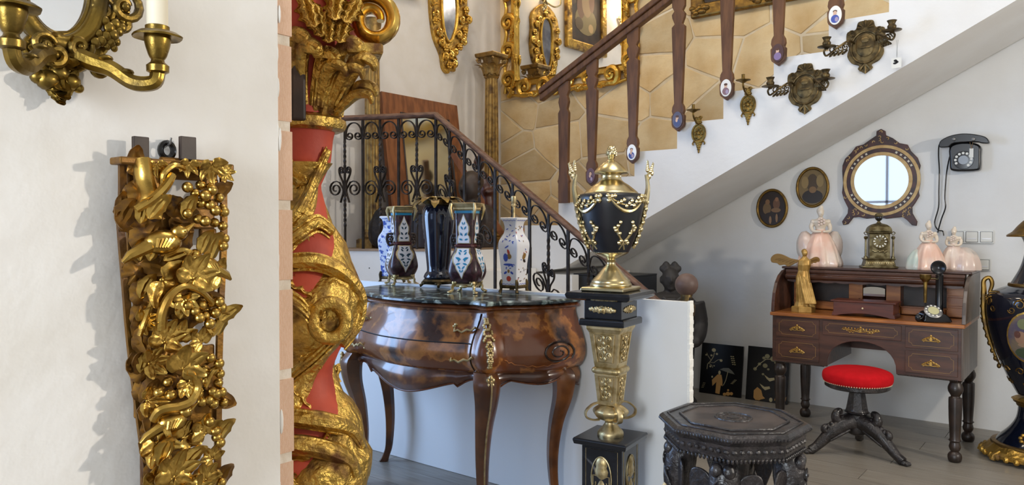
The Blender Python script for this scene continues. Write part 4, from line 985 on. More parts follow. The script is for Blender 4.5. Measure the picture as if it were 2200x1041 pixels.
p = pu(801, 470, -4.44); column('gilt_column', 'plain fluted gilt column standing behind the landing railing', (p.x, p.y, 1.14), .062, 1.80, False)
# wooden framed mirror leaning on the left wall
a, b = pu(816, 197, -4.52), pu(979, 223, -4.52); wv = b.y-a.y; hz = (a.z+b.z)/2-1.14
wm = thing('leaning_mirror', 'plain mirror in a wide brown wooden frame leaning against the left wall', 'mirror', (-4.36, (a.y+b.y)/2, 1.142), pi/2)
TL = RX(-.13) @ T(0, 0, 0); hw2 = wv/2
m = MB().ringprism([(-hw2, 0), (hw2, 0), (hw2, hz), (-hw2, hz)], [(-hw2+.19, .16), (hw2-.13, .16), (hw2-.13, hz-.15), (-hw2+.19, hz-.15)], -.02, .02, TL); m.build('frame', FRAMEW, wm, 0, .004)
MB().tube([(p_[0], -.02, p_[1]) for p_ in [(-hw2+.19, .16), (hw2-.13, .16), (hw2-.13, hz-.15), (-hw2+.19, hz-.15)]], .010, 6, TL, closed=True).build('frame_bead', DARKW, wm)
MB().box((-hw2+.18, -.004, .15), (hw2-.12, .004, hz-.14), TL).build('mirror_glass', MIRROR3, wm, 0)
# dark pieces stored on the landing
def lump(name, label, cat, loc, parts, m_, vox=.02):
    t = MB()
    for c_, r_ in parts: t.ball(c_, r_, 14, 9)
    o = t.build(name, m_, None, 60, 0, vox); o.location = loc; return tag(o, label, cat)
p = pu(745, 500, -4.30)
lump('leather_pouf', 'dark brown rounded hide pouf on the landing behind the railing', 'pouf', (-4.24, 3.762, 1.14), [((0, 0, .13), (.105, .095, .14)), ((.02, .0, .20), (.09, .08, .11)), ((-.01, .0, .1), (.105, .085, .1))], SHAG)
fg = thing('carved_figure', 'dark carved wooden bust on the landing behind the tall black vase', 'sculpture', (-3.93, 4.42, 1.14))
m = MB(); m.lathe([(.12, 0), (.12, .05), (.09, .06)], 12); m.ball((0, 0, .2), (.17, .12, .18), 14, 9); m.ball((0, 0, .36), (.06, .06, .08), 10, 7); m.ball((0, -.01, .47), (.085, .10, .115), 14, 10); m.ball((0, -.1, .46), (.018, .03, .03), 8, 6); m.ball((.0, .02, .52), (.095, .1, .09), 12, 8)
for sg in (-1, 1): m.ball((sg*.15, 0, .22), (.08, .09, .12), 10, 8)
m.build('bust', DARKW, fg, 60, 0, .012); MB().box((-.14, -.12, 0), (.14, .12, .05)).build('plinth', DARKW, fg, 0, .004)
tb = thing('wooden_figure', 'carved brown wooden figure carrying a beam, in front of the leaning mirror', 'sculpture', (-4.08, 4.75, 1.14), .6)
MB().tube([(-.26, 0, .78), (.16, 0, .1)], .035, 4).build('beam', FRAMEW, tb, 0, .003)
m = MB().tube(catmull([(.0, .05, 0), (.02, .05, .2), (.03, .05, .36), (.0, .05, .52), (-.02, .05, .62)], 5), [.07, .06, .08, .075, .04], 10); m.ball((-.04, .04, .70), (.05, .055, .065), 10, 8); m.tube(catmull([(-.08, .05, .58), (-.14, .0, .52), (-.12, -.05, .6)], 4), [.03, .022], 8); m.tube(catmull([(.05, .05, .58), (.1, .0, .48), (.02, -.05, .45)], 4), [.03, .022], 8)
m.build('figure', SHELLW, tb, 60, 0, .012)
tk = thing('dark_chest', 'low dark wooden trunk standing on the landing below the leaning mirror', 'trunk', (-3.99, 4.05, 1.14), .45)
MB().box((-.2, -.12, .0), (.2, .12, .26)).build('body', DARKW, tk, 0, .01)
R = [[(x, .12*cos(pi*k/10), .26+.07*sin(pi*k/10)) for k in range(11)] for x in (-.205, .205)]
MB().rings(R).build('lid', DARKW, tk, 40)
for x in (-.13, .13): MB().box((x-.02, -.126, .02), (x+.02, -.118, .27)).build('strap', IRON, tk, 0)
# painting high on the stone wall
a, b = pv(1484, 42, 5.56), pv(1826, 2, 5.56); tw = b.x-a.x
pt = thing('framed_painting', 'dark painting in a heavy old gold frame on the stone wall behind the balusters', 'painting', ((a.x+b.x)/2, 5.588, a.z))
h2 = tw/2
MB().ringprism([(-h2, 0), (h2, 0), (h2, .9), (-h2, .9)], [(-h2+.11, .11), (h2-.11, .11), (h2-.11, .79), (-h2+.11, .79)], -.045, .004).build('frame', GOLDD, pt, 0, .02, seg=3)
MB().box((-h2+.1, -.02, .1), (h2-.1, -.01, .8)).build('canvas', CANVAS, pt, 0)
for x in (-h2+.08, 0, h2-.08):
    m = MB()
    for k in range(9): m.ball((x+.03*(k-4)*(.8 if x == 0 else .5), -.05, .055+.02*cos(k*1.7)), (.026, .014, .02), 7, 5)
    m.build('corner_ornament', GOLDD, pt)
# painting and lamps on the left wall, seen in the large mirror
op = thing('oil_painting', 'oil painting in a gold frame, seen reflected in the large gilded mirror', 'painting', (UL+.005, 4.06, 3.22), pi/2)
MB().ringprism([(-.41, 0), (.41, 0), (.41, 1.2), (-.41, 1.2)], [(-.31, .1), (.31, .1), (.31, 1.1), (-.31, 1.1)], -.05, -.002).build('frame', GOLDO, op, 0, .015, seg=3)
cv = MB().box((-.32, -.02, .09), (.32, -.01, 1.11)).build('canvas', CANVAS, op, 0)
for (x, z, rx, rz, col) in ((0, .35, .22, .16, '#8a7a52'), (-.02, .55, .10, .16, '#a88c66'), (.1, .5, .08, .14, '#7a5a44'), (-.12, .62, .06, .16, '#8c6a54'), (.02, .78, .07, .12, '#b09a80'), (.14, .3, .08, .07, '#5c4a30'), (-.1, .28, .05, .05, '#c0a070')):
    MB().prism(ell(x, z, rx, rz, 18), -.0215-.0005*rnd.random(), -.018).build('painted_figure', flat(col), cv)
BULB = mat('lamp_bulb', (1, .75, .45), .4, emis=16, ecol=(1, .78, .5))
for i, (vv, zz) in enumerate(((4.86, 3.62), (3.30, 3.62))):
    ls = thing('wall_lamp', ('brass candle wall lamp on the left wall, nearer the stone wall' if i == 0 else 'brass candle wall lamp on the left wall, farther from the stone wall'), 'lamp', (UL+.01, vv, zz), pi/2, 'candle wall lamps by the oil painting')
    m = MB()
    for k in range(8): m.ball((.02*sin(k*2), -.02, -.12+.035*k), (.03, .018, .028), 8, 6)
    m.build('backplate', BRASS, ls)
    for sg in (-1, 1):
        MB().tube(catmull([(0, -.03, .0), (sg*.06, -.10, -.06), (sg*.13, -.13, -.03), (sg*.14, -.13, .04)], 5), .009, 7).build('arm', BRASS, ls)
        MB().lathe([(.006, .03), (.035, .045), (.036, .05), (.012, .052)], 14, T(sg*.14, -.13, 0)).build('drip_pan', BRASS, ls)
        MB().lathe([(.011, .05), (.011, .13)], 12, T(sg*.14, -.13, 0)).build('candle_sleeve', CANDLE, ls)
        MB().lathe(sm2([(.008, .13), (.016, .15), (.014, .175), (.002, .2)], 3), 12, T(sg*.14, -.13, 0)).build('bulb', BULB, ls)
    pl_ = bpy.data.lights.new('wall_lamp_light', 'POINT'); pl_.energy = 5.5; pl_.color = (1, .72, .42); pl_.shadow_soft_size = .06
    po = bpy.data.objects.new('wall_lamp_light', pl_); C.objects.link(po); po.parent = ls; po.location = (0, -.17, .24)
# ------------------------------------------------------------ brass sconces on the stair side
def wp(x, y, v): q = pv(x, y, v); return q
def small_sconce(x, y0, y1, label):
    q = pv(x, (y0+y1)/2, VS); s_ = ppm(q); h_ = (y1-y0)/s_
    t = thing('single_sconce', label, 'sconce', (q.x, VS-.002, q.z), 0, 'small single brass sconces on the stair side')
    Z = lambda f: h_*(.5-f)
    m = MB().ringprism(ell(0, Z(.58), .052, .066, 28), ell(0, Z(.58), .041, .054, 28), -.012, .0); m.build('oval_rim', BRONZE2, t, 30, .003)
    m = MB().prism(ell(0, Z(.58), .042, .055, 20), -.005, 0)
    for k in range(8): a = k*pi/4; m.ball((.024*cos(a), -.006, Z(.58)+.032*sin(a)), (.011, .004, .014), 7, 5)
    m.ball((0, -.01, Z(.58)), (.011, .008, .013), 8, 6); m.build('pierced_centre', BRONZE2, t)
    m = MB()
    for f, w_ in ((.76, .030), (.80, .024), (.85, .016), (.90, .011), (.95, .006)): m.ball((0, -.006, Z(f)), (w_, .007, .014), 9, 6)
    for sg in (-1, 1): m.tube(xz([(sg*.018, Z(.77)), (sg*.034, Z(.74)), (sg*.044, Z(.79)), (sg*.038, Z(.82))], -.006), [.007, .004], 6)
    m.build('drop_finial', BRONZE2, t)
    m = MB()
    for f, w_ in ((.36, .026), (.32, .020), (.28, .014)): m.ball((0, -.006, Z(f)), (w_, .008, .012), 9, 6)
    for sg in (-1, 1): m.tube(xz(spiral(sg*.014, Z(.27), .013, .004, 0, sg*1.2, 12), -.008), .005, 6)
    m.build('crest', BRONZE2, t)
    m = MB().tube(catmull([(0, -.01, Z(.40)), (0, -.06, Z(.34)), (0, -.09, Z(.24)), (0, -.09, Z(.17))], 5), .006, 7); m.build('arm', BRONZE2, t)
    MB().lathe([(.006, 0), (.03, .014), (.046, .018), (.046, .021), (.012, .02)], 18, T(0, -.09, Z(.19))).build('drip_pan', BRONZE2, t)
    MB().lathe([(.010, 0), (.010, .04), (.012, .042)], 12, T(0, -.09, Z(.15))).build('socket', BRONZE2, t)
BRONZE2 = mat('antique_brass', hx('8c713a'), .42, .9, c2=hx('5f4a24'), ns=24, bump=.3, bs=80, bd=.002)
small_sconce(1502, 226, 330, 'small single brass candle sconce, lower of the two on the stair side')
small_sconce(1608, 163, 270, 'small single brass candle sconce, higher of the two on the stair side')
def double_sconce(cx, cy, xl, yl, xr, yr, label, tagged):
    q = pv(cx, cy, VS); s_ = ppm(q)
    t = thing('double_sconce', label, 'sconce', (q.x, VS-.002, q.z), 0, 'two armed bronze sconces on the stair side')
    pz = sm2([(0, .145), (.04, .14), (.055, .10), (.10, .09), (.105, .04), (.09, .0), (.10, -.05), (.075, -.095), (.035, -.115), (.04, -.135), (.0, -.165)], 4)
    m = MB().prism([(x, z) for x, z in pz]+[(-x, z) for x, z in reversed(pz[1:-1])], -.008, 0); m.build('backplate', DBRONZE, t, 30, .003)
    MB().tube(xz([(.078*cos(2*pi*j/36), -.01+.092*sin(2*pi*j/36)) for j in range(36)], -.009), .007, 7, closed=True).build('oval_rim', DBRONZE, t)
    m = MB()
    for k in range(7): a = pi*k/6; m.tube(xz([(.012*cos(a), .10+.008*sin(a)), (.045*cos(a), .105+.04*sin(a))], -.010), [.003, .009], 6)
    m.build('shell_crest', DBRONZE, t)
    m = MB(); m.ball((0, -.008, .0), (.055, .007, .068), 18, 9); m.ball((0, -.014, -.012), (.034, .004, .008), 10, 6); m.ball((0, -.013, .03), (.026, .005, .02), 10, 6); m.build('plate_relief', DBRONZE, t)
    for sg in (-1, 1): MB().tube(xz([(sg*(.072+.020*(1-.6*k/14)*cos(k*.6)), .075+.022*(1-.6*k/14)*sin(k*.6)) for k in range(15)], -.011), [.006, .003], 6).build('side_scroll', DBRONZE, t)
    m = MB()
    for k in (-1, 0, 1): m.tube(xz([(0, -.105), (k*.022, -.13), (k*.028, -.148 if k else -.165)], -.008), [.006, .010, .004], 7)
    m.build('drop_finial', DBRONZE, t)
    for (x, y) in ((xl, yl), (xr, yr)):
        e = pv(x, y, VS-.15); ex, ey, ez = e.x-q.x, -.15+.002, e.z-q.z; sg = 1 if ex > 0 else -1
        m = MB().tube(catmull([(sg*.06, -.01, .02), (ex*.45, ey*.5, .03+ez*.4), (ex*.75, ey*.8, -.01+ez*.8), (ex, ey, ez-.045), (ex+sg*.015, ey, ez-.02), (ex, ey, ez)], 5), .006, 7)
        for f in (.38, .52, .66, .8):
            c0 = V((sg*.05+(ex-sg*.05)*f, ey*f, ez*f*.8+.01-.03*f)); m.tube([(c0.x+.022*(1-.6*k/12)*cos(sg*k*.62), c0.y, c0.z+.022*(1-.6*k/12)*sin(k*.62)) for k in range(13)], .004, 5); m.tube([(c0.x+.02*(1-.6*k/12)*cos(-sg*k*.62+2), c0.y, c0.z-.026-.016*(1-.6*k/12)*sin(k*.62)) for k in range(13)], .0035, 5)
        m.build('arm', DBRONZE, t)
        MB().lathe([(.008, -.01), (.016, .0), (.05, .006), (.052, .009), (.012, .008)], 20, T(ex, ey, ez)).build('drip_pan', DBRONZE, t)
        MB().lathe(sm2([(.01, .008), (.02, .014), (.024, .03), (.017, .042), (.024, .058), (.026, .062), (.014, .06)], 3), 16, T(ex, ey, ez)).build('socket', DBRONZE, t)
    if tagged:
        e = pv(1926, 86, VS-.12)
        tg = thing('price_tag', 'small white price tag hanging from the upper two armed sconce', 'tag', (e.x, VS-.12, e.z))
        MB().tube([(0, 0, 0), (.003, 0, -.1)], .0008, 4).build('string', SWITCHD, tg); MB().tube([(.008, 0, 0), (.003, 0, -.1)], .0008, 4).build('string', SWITCHD, tg)
        cd = MB().box((-.024, -.001, -.155), (.026, .001, -.098)).build('card', SWITCHW, tg, 0)
        mk = MB()
        for (x, z, a, b) in ((-.004, -.114, .009, .007), (.004, -.122, .008, .007), (-.006, -.128, .010, .006)): mk.prism(ell(x, z, a, b, 10), -.0018, -.0008)
        mk.build('printed_mark', BLACKP, cd, 0)
double_sconce(1730, 188, 1655, 188, 1774, 172, 'two armed bronze candle sconce on the stair side, lower of the pair', False)
double_sconce(1860, 98, 1776, 103, 1916, 68, 'two armed bronze candle sconce on the stair side, upper one with price tag', True)
# ------------------------------------------------------------ back wall: ovals, round mirror, telephone, switches
def oval(cx, cy, rx, ry, label, blobs, base):
    q = pv(cx, cy, VW); s_ = ppm(q); k = 1/(.783+.622*(cx-1100)/F); a, b = rx/s_*k, ry/s_
    t = thing('oval_picture', label, 'picture', (q.x, VB-.004, q.z), 0, 'oval pictures above the desk')
    MB().ringprism(ell(0, 0, a, b, 40), ell(0, 0, a*.84, b*.86, 40), -.022, 0).build('frame', GOLDD, t, 60, .008, seg=3)
    pn = MB().prism(ell(0, 0, a*.86, b*.88, 36), -.010, -.004).build('picture', base, t, 0)
    for i, (x, z, r1, r2, col) in enumerate(blobs): MB().prism(ell(x*a, z*b, r1*a, r2*b, 16), -.0112-.0003*i, -.009).build('painted_patch', flat(col), pn, 0)
oval(1658, 447, 34, 42, 'oval gilt framed picture of dark brown figures, lower of two', [(-.32, -.02, .26, .3, '#6e5636'), (-.28, .32, .14, .14, '#7c5a3a'), (.28, .22, .22, .28, '#6a4a34'), (.3, .45, .11, .11, '#8a6244'), (.25, -.1, .3, .12, '#7d5f40'), (0, -.35, .45, .15, '#2c2018'), (-.1, -.6, .08, .2, '#8a6a48'), (.3, -.5, .07, .22, '#8a6a48')], flat('#2a1c14'))
oval(1745, 402, 36, 44, 'oval gilt framed brown picture, higher of two', [(0, -.45, .62, .34, '#2c231c'), (0, .2, .34, .46, '#4a3a26'), (-.45, .25, .22, .3, '#8c7448'), (.45, .3, .22, .3, '#8a7448'), (.02, -.12, .22, .16, '#7d5f3c')], flat('#75603a'))
def tr(pts, sc_, ox, oy, v=VW, c0=None): return [((lambda q: (q.x-c0.x, q.z-c0.z))(pv(ox+x/sc_, oy+y/sc_, v))) for x, y in pts]
q0 = pv(1892.8, 387.5, VW)
rm_ = thing('inlaid_mirror', 'round mirror in a dark frame inlaid with bone and mother of pearl above the clock', 'mirror', (q0.x, VB-.004, q0.z))
pts = [(420, 30), (462, 50), (466, 90), (530, 118), (600, 168), (678, 183), (710, 245), (775, 310), (803, 385), (790, 445), (800, 560), (785, 640), (793, 680), (755, 745), (722, 790), (725, 850), (772, 930), (765, 972), (720, 965), (672, 915), (630, 885), (560, 892), (470, 902), (420, 890), (340, 895), (280, 902), (205, 885), (150, 890), (100, 955), (52, 965), (40, 930), (95, 850), (100, 800), (60, 720), (40, 650), (50, 560), (42, 440), (45, 385), (70, 320), (130, 262), (175, 202), (250, 180), (320, 130), (374, 95), (376, 52)]
MB().prism(tr(pts, 4.525, 1800, 270, VW, q0), -.018, 0).build('frame', SHELLW, rm_, 0, .003)
rg = lambda r: ell(0, 0, r, r, 48)
s_ = ppm(q0); r1 = 53.5/s_
MB().prism(rg(r1), -.0215, -.016).build('mirror_glass', MIRROR, rm_, 0)
for ra, rb in ((1.0, 1.14), (1.30, 1.42)): MB().ringprism(rg(r1*rb), rg(r1*ra), -.0225, -.017).build('bone_ring', BONE, rm_, 40, .001)
im = []
r8 = random.Random(9)
for k in range(40):
    a = 2*pi*k/40
    if (k % 10) in (1, 2, 3, 4, 6, 7, 8): pass
    if any(abs(((a-b+pi) % (2*pi))-pi) < .42 for b in (pi/4, 3*pi/4, 5*pi/4, 7*pi/4)):
        x, z = r1*1.22*cos(a), r1*1.22*sin(a)
        m = MB().prism([(x+.011*cos(b_+a)*(1 if j % 2 else .45), z+.011*sin(b_+a)*(1 if j % 2 else .45)) for j, b_ in enumerate([2*pi*i/8 for i in range(8)])], -.0195, -.017); m.build('pearl_inlay', PEARLI, rm_, 0)
mI = MB(); PO = tr(pts, 4.525, 1800, 270, VW, q0)
def inside(x, z):
    c_ = False; n_ = len(PO)
    for i in range(n_):
        (x1, z1), (x2, z2) = PO[i], PO[i-1]
        if (z1 > z) != (z2 > z) and x < (x2-x1)*(z-z1)/(z2-z1)+x1: c_ = not c_
    return c_
for k in range(900):
    x0, z0 = r8.uniform(-.32, .32), r8.uniform(-.36, .38)
    if math.hypot(x0, z0) < r1*1.47 or not all(inside(x0+d*1, z0+e) for d, e in ((.013, 0), (-.013, 0), (0, .013), (0, -.013))): continue
    if any(math.hypot(x0-a_, z0-b_) < .017 for a_, b_ in im): continue
    im.append((x0, z0)); a = r8.uniform(0, 6.3)
    mI.tube([(x0+.0085*cos(a+j*.75), -.0185, z0+.0085*sin(a+j*.75)) for j in range(6)], [.0018, .0034, .0016], 5)
mI.build('scroll_inlay', BONE, rm_)['kind'] = 'stuff'
# telephone
q1 = pv(2075, 330, VW)
tp = thing('wall_telephone', 'black rotary telephone hung on the white wall above the light switches', 'telephone', (q1.x, VB-.004, q1.z))
P6 = lambda pts: tr(pts, 4.005, 1980, 270, VW, q1)
MB().prism(sm2(P6([(250, 190), (252, 300), (255, 370), (285, 392), (380, 395), (490, 388), (515, 360), (517, 260), (515, 180), (440, 150), (330, 150)]), 3, True), -.075, 0).build('body', BLACKP, tp, 40, .012, seg=3)
MB().prism(sm2(P6([(175, 150), (172, 190), (200, 197), (255, 190), (300, 160), (480, 150), (530, 160), (590, 162), (593, 140), (560, 105), (470, 84), (370, 78), (280, 92), (210, 120)]), 3, True), -.11, -.06).build('handset', BLACKP, tp, 40, .014, seg=3)
dc = P6([(372, 300)])[0]; dl = MB().lathe([(.058, 0), (.056, .006), (.02, .008)], 32, T(dc[0], -.075, dc[1]) @ RX(pi/2)).build('dial', BLACKP, tp)
MB().lathe([(.028, 0), (.028, .003), (.0, .0035)], 24, T(dc[0], -.083, dc[1]) @ RX(pi/2), cap=False).build('dial_centre', flat('#9aa0a8'), dl)
for k in range(10):
    a = -.9+k*.5; MB().lathe([(.008, 0), (.008, .002), (.001, .002)], 10, T(dc[0]+.044*cos(a), -.081, dc[1]+.044*sin(a)) @ RX(pi/2)).build('finger_hole', SWITCHW, dl)
for x in (300, 465): e = P6([(x, 130)])[0]; MB().lathe([(.010, 0), (.010, .03), (.004, .034)], 10, T(e[0], -.11, e[1]) @ RX(pi/2)).build('cradle_prong', GREYM, tp)
e = P6([(442, 240)])[0]; MB().box((e[0]-.011, -.088, e[1]-.03), (e[0]+.011, -.086, e[1]+.028)).build('paper_tag', SWITCHW, tp, 0)
for dx in (-.012, .012): MB().tube([(e[0], -.087, e[1]+.025), (e[0]+dx, -.1, e[1]+.085)], .0012, 4).build('tag_string', OCHRE, tp)
for pts in ([(180, 155), (150, 165), (145, 260), (152, 390), (148, 560), (145, 700), (112, 830), (140, 895), (180, 905), (190, 945)], [(255, 255), (240, 270), (215, 400), (200, 600), (205, 700), (170, 800), (142, 900), (140, 920)]):
    MB().tube(catmull([(p_[0], -.012, p_[1]) for p_ in P6(pts)], 5), .0042, 6).build('cord', BLACKP, tp)
def switches(x0, x1, y0, y1, n, label):
    q = pv((x0+x1)/2, (y0+y1)/2, VW); a, b = pv(x0, y0, VW), pv(x1, y1, VW); w2, h3 = (b.x-a.x)/2, (a.z-b.z)/2
    t = thing('switch_plate', label, 'switch', (q.x, VB-.002, q.z), 0, 'light switch plates on the back wall')
    MB().box((-w2, -.010, -h3), (w2, 0, h3)).build('frame', SWITCHF, t, 0, .003)
    cw = 2*w2/n
    for k in range(n):
        c0 = -w2+cw*(k+.5); s2 = min(cw, 2*h3)*.40
        MB().box((c0-s2*1.08, -.0115, -s2*1.08), (c0+s2*1.08, -.009, s2*1.08)).build('module_gap', SWITCHD, t, 0)
        rk = MB().box((c0-s2, -.014, -s2), (c0+s2, -.010, s2)).build('rocker', SWITCHW, t, 0, .002)
        if k > 0: MB().box((c0-s2*.75, -.0155, -s2*.45), (c0+s2*.75, -.0135, -s2*.25)).build('window_strip', WHITE, rk, 0)
switches(2041, 2134, 494, 523, 3, 'three gang white light switch plate below the telephone')
switches(2068, 2127, 554, 582, 2, 'two gang white switch plate beside the porcelain couple')
# ------------------------------------------------------------ lacquer panels leaning on the back wall
def lacquer(x0, y0, x1, y1, sc_, pts_fn, label):
    a, b = pv(x0, y0, 5.55), pv(x1, y1, 5.55); hh_ = a.z; wd = b.x-a.x
    t = thing('lacquer_panel', label, 'panel', ((a.x+b.x)/2, 5.50, 0), 0, 'black lacquer panels inlaid with figures')
    X = RX(-.14)
    pn = MB().box((-wd/2, -.008, 0), (wd/2, .008, hh_), X).build('board', BLACKL, t, 0, .001)
    def add(poly, m_, nm='inlay'): MB().prism([(x*wd, z*hh_) for x, z in poly], -.0105, -.007, X).build(nm, m_, t, 0)
    def vine(pts, r): MB().tube([(x*wd, -.009, z*hh_) for x, z in pts], r, 4, X).build('inlay_branch', IVORY2, t)
    pts_fn(add, vine)
IVORY2 = mat('pale_shell', hx('b5a982'), .4); TAN = mat('tan_inlay', hx('b58a50'), .45)
def sprig(add, x, z, s_, n, col, a0=1.2):
    for k in range(n):
        f = k/n; cx, cz = x+s_*f*cos(a0), z+s_*f*sin(a0)
        for sg in (-1, 1): add(ell(cx+sg*s_*.12, cz+s_*.05, s_*.10, s_*.045, 8), col)
def scene1(add, vine):
    sprig(add, -.42, .10, .13, 4, IVORY2); sprig(add, .28, .25, .14, 4, IVORY2, .8); sprig(add, .30, .62, .2, 5, IVORY2, 1.9)
    vine([(-.34, .48), (-.33, .58), (-.25, .66), (-.2, .74), (-.18, .82)], .003); vine([(-.25, .66), (-.33, .74), (-.37, .8)], .002); vine([(-.28, .62), (-.18, .62), (-.1, .68), (-.02, .70)], .002); vine([(-.3, .6), (-.22, .56), (-.2, .52)], .002)
    for x, z, r in ((-.2, .87, .05), (-.12, .80, .028), (-.25, .76, .026), (-.01, .68, .034), (-.38, .76, .02), (-.26, .54, .024), (-.17, .56, .016)): add(ell(x, z, r, r*.75, 10), IVORY2)
    add([(-.03, .02+.48), (.06, .54), (.18, .55), (.27, .50), (.33, .44), (.18, .46), (.08, .48)], flat('#6a6a62')); vine([(.17, .48), (.13, .3), (.08, .2)], .0025)
    add(ell(-.03, .44, .028, .04, 12), IVORY2); add([(-.07, .40), (.02, .40), (.05, .30), (.06, .18), (.02, .2), (.0, .02), (-.1, .03), (-.09, .25), (-.18, .16), (-.2, .28)], TAN); add(ell(-.2, .34, .02, .02, 8), IVORY2)
    for x, z, r in ((.12, .0+.03, .04), (.2, .05, .05), (.28, .06, .04), (.2, .12, .025)): add(ell(x, z, r, r*.8, 10), TAN)
def scene2(add, vine):
    for x, z, r in ((-.02, .84, .06), (-.1, .8, .04), (.12, .8, .07), (.2, .74, .05), (-.2, .68, .04), (-.06, .66, .06), (-.3, .58, .045), (.02, .6, .03), (-.1, .5, .03)): add(ell(x, z, r, r*.7, 9), flat('#8a8464'))
    vine([(-.3, .58), (-.2, .68), (-.05, .78), (.12, .8)], .003)
    for x, z in ((.05, .44), (-.05, .27)): add([(x-.12, z+.05), (x, z), (x+.12, z+.02), (x+.14, z-.02), (x+.02, z-.06), (x-.05, z-.02)], IVORY2)
    add([(-.3, .05), (-.3, .18), (-.22, .25), (-.12, .2), (-.08, .1), (-.02, .06), (-.12, .03), (-.16, -.0+.01), (-.25, .01)], TAN); add([(.2, .05), (.26, .2), (.33, .08), (.3, .03)], TAN); add(ell(.12, .05, .04, .04, 12), IVORY2); add([(.42, .1), (.5-.02, .14), (.46, .06)], TAN)
lacquer(1509, 734, 1598, 742, 1, scene1, 'black lacquer panel inlaid with a robed figure under a parasol')
lacquer(1608, 741, 1697, 748, 1, scene2, 'black lacquer panel inlaid with birds and blossom, partly behind the desk')
# ------------------------------------------------------------ dark clay warrior and black cabinets under the stairs
q = pv(1440, 640, 4.9)
cw_ = thing('clay_warrior', 'dark clay statue with a twin topknot standing under the stairs', 'statue', (q.x, 4.9, 0), .55)
m = MB()
m.lathe(sm2([(.16, 0), (.17, .05), (.14, .12), (.15, .4), (.165, .6), (.15, .72), (.13, .80)], 3), 18, SC(1.15, .85, 1))
m.ball((0, 0, .74), (.19, .12, .10), 16, 9); m.lathe([(.05, .78), (.042, .86)], 12)
m.ball((0, -.012, .925), (.062, .07, .088), 16, 12); m.ball((0, -.085, .92), (.013, .016, .022), 8, 6); m.ball((0, -.07, .885), (.022, .012, .008), 8, 5); m.ball((0, -.055, .86), (.026, .02, .016), 8, 6)
for sg in (-1, 1):
    m.ball((sg*.025, -.072, .945), (.014, .008, .005), 8, 5); m.ball((sg*.065, 0, .92), (.012, .02, .03), 8, 6); m.ball((sg*.03, .0, 1.02), (.028, .03, .035), 10, 7); m.ball((sg*.055, .0, 1.0), (.026, .026, .026), 10, 7); m.tube(catmull([(sg*.18, 0, .76), (sg*.21, -.02, .6), (sg*.16, -.12, .5), (sg*.04, -.15, .5)], 4), [.065, .055, .05, .04], 10)
m.build('body', TERRA, cw_, 60, 0, .009)
m = MB().tube(catmull([(-.06, -.10, .80), (0, -.125, .76), (.06, -.10, .80)], 4), .014, 8); m.build('collar', TERRA, cw_)
for x0, x1, frt in ((1232, 1275, False), (1277, 1357, True)):
    a, b = pv(x0, 590, 4.80), pv(x1, 590, 4.80); hh_ = .93
    t = thing('black_cabinet', 'black lacquer cabinet with pale fretwork border behind the urn' if frt else 'plain narrow black cabinet beside the fretwork one under the stairs', 'cabinet', ((a.x+b.x)/2, 5.0, 0)); w2 = (b.x-a.x)/2-.003
    MB().box((-w2, -.2, 0), (w2, .2, hh_)).build('body', BLACKL, t, 0, .004)
    MB().box((-w2-.002, -.204, hh_), (w2+.002, .2, hh_+.012)).build('top', BLACKL, t, 0, .003)
    if frt:
        for k in range(6):
            for side in (-1, 1):
                z0 = .90-.05*k; x_ = side*(w2-.035)
                MB().tube(xz([(x_-.018, z0), (x_+.018, z0), (x_+.018, z0-.032), (x_-.008, z0-.032), (x_-.008, z0-.014), (x_+.008, z0-.014)], -.201), .0022, 4).build('fretwork', flat('#6c6c68'), t)
        for k in range(1, 6): x_ = -w2+.035+k*(2*w2-.07)/6; MB().tube(xz([(x_-.015, .90), (x_+.015, .90), (x_+.015, .875), (x_-.006, .875), (x_-.006, .888)], -.201), .0022, 4).build('fretwork', flat('#6c6c68'), t)
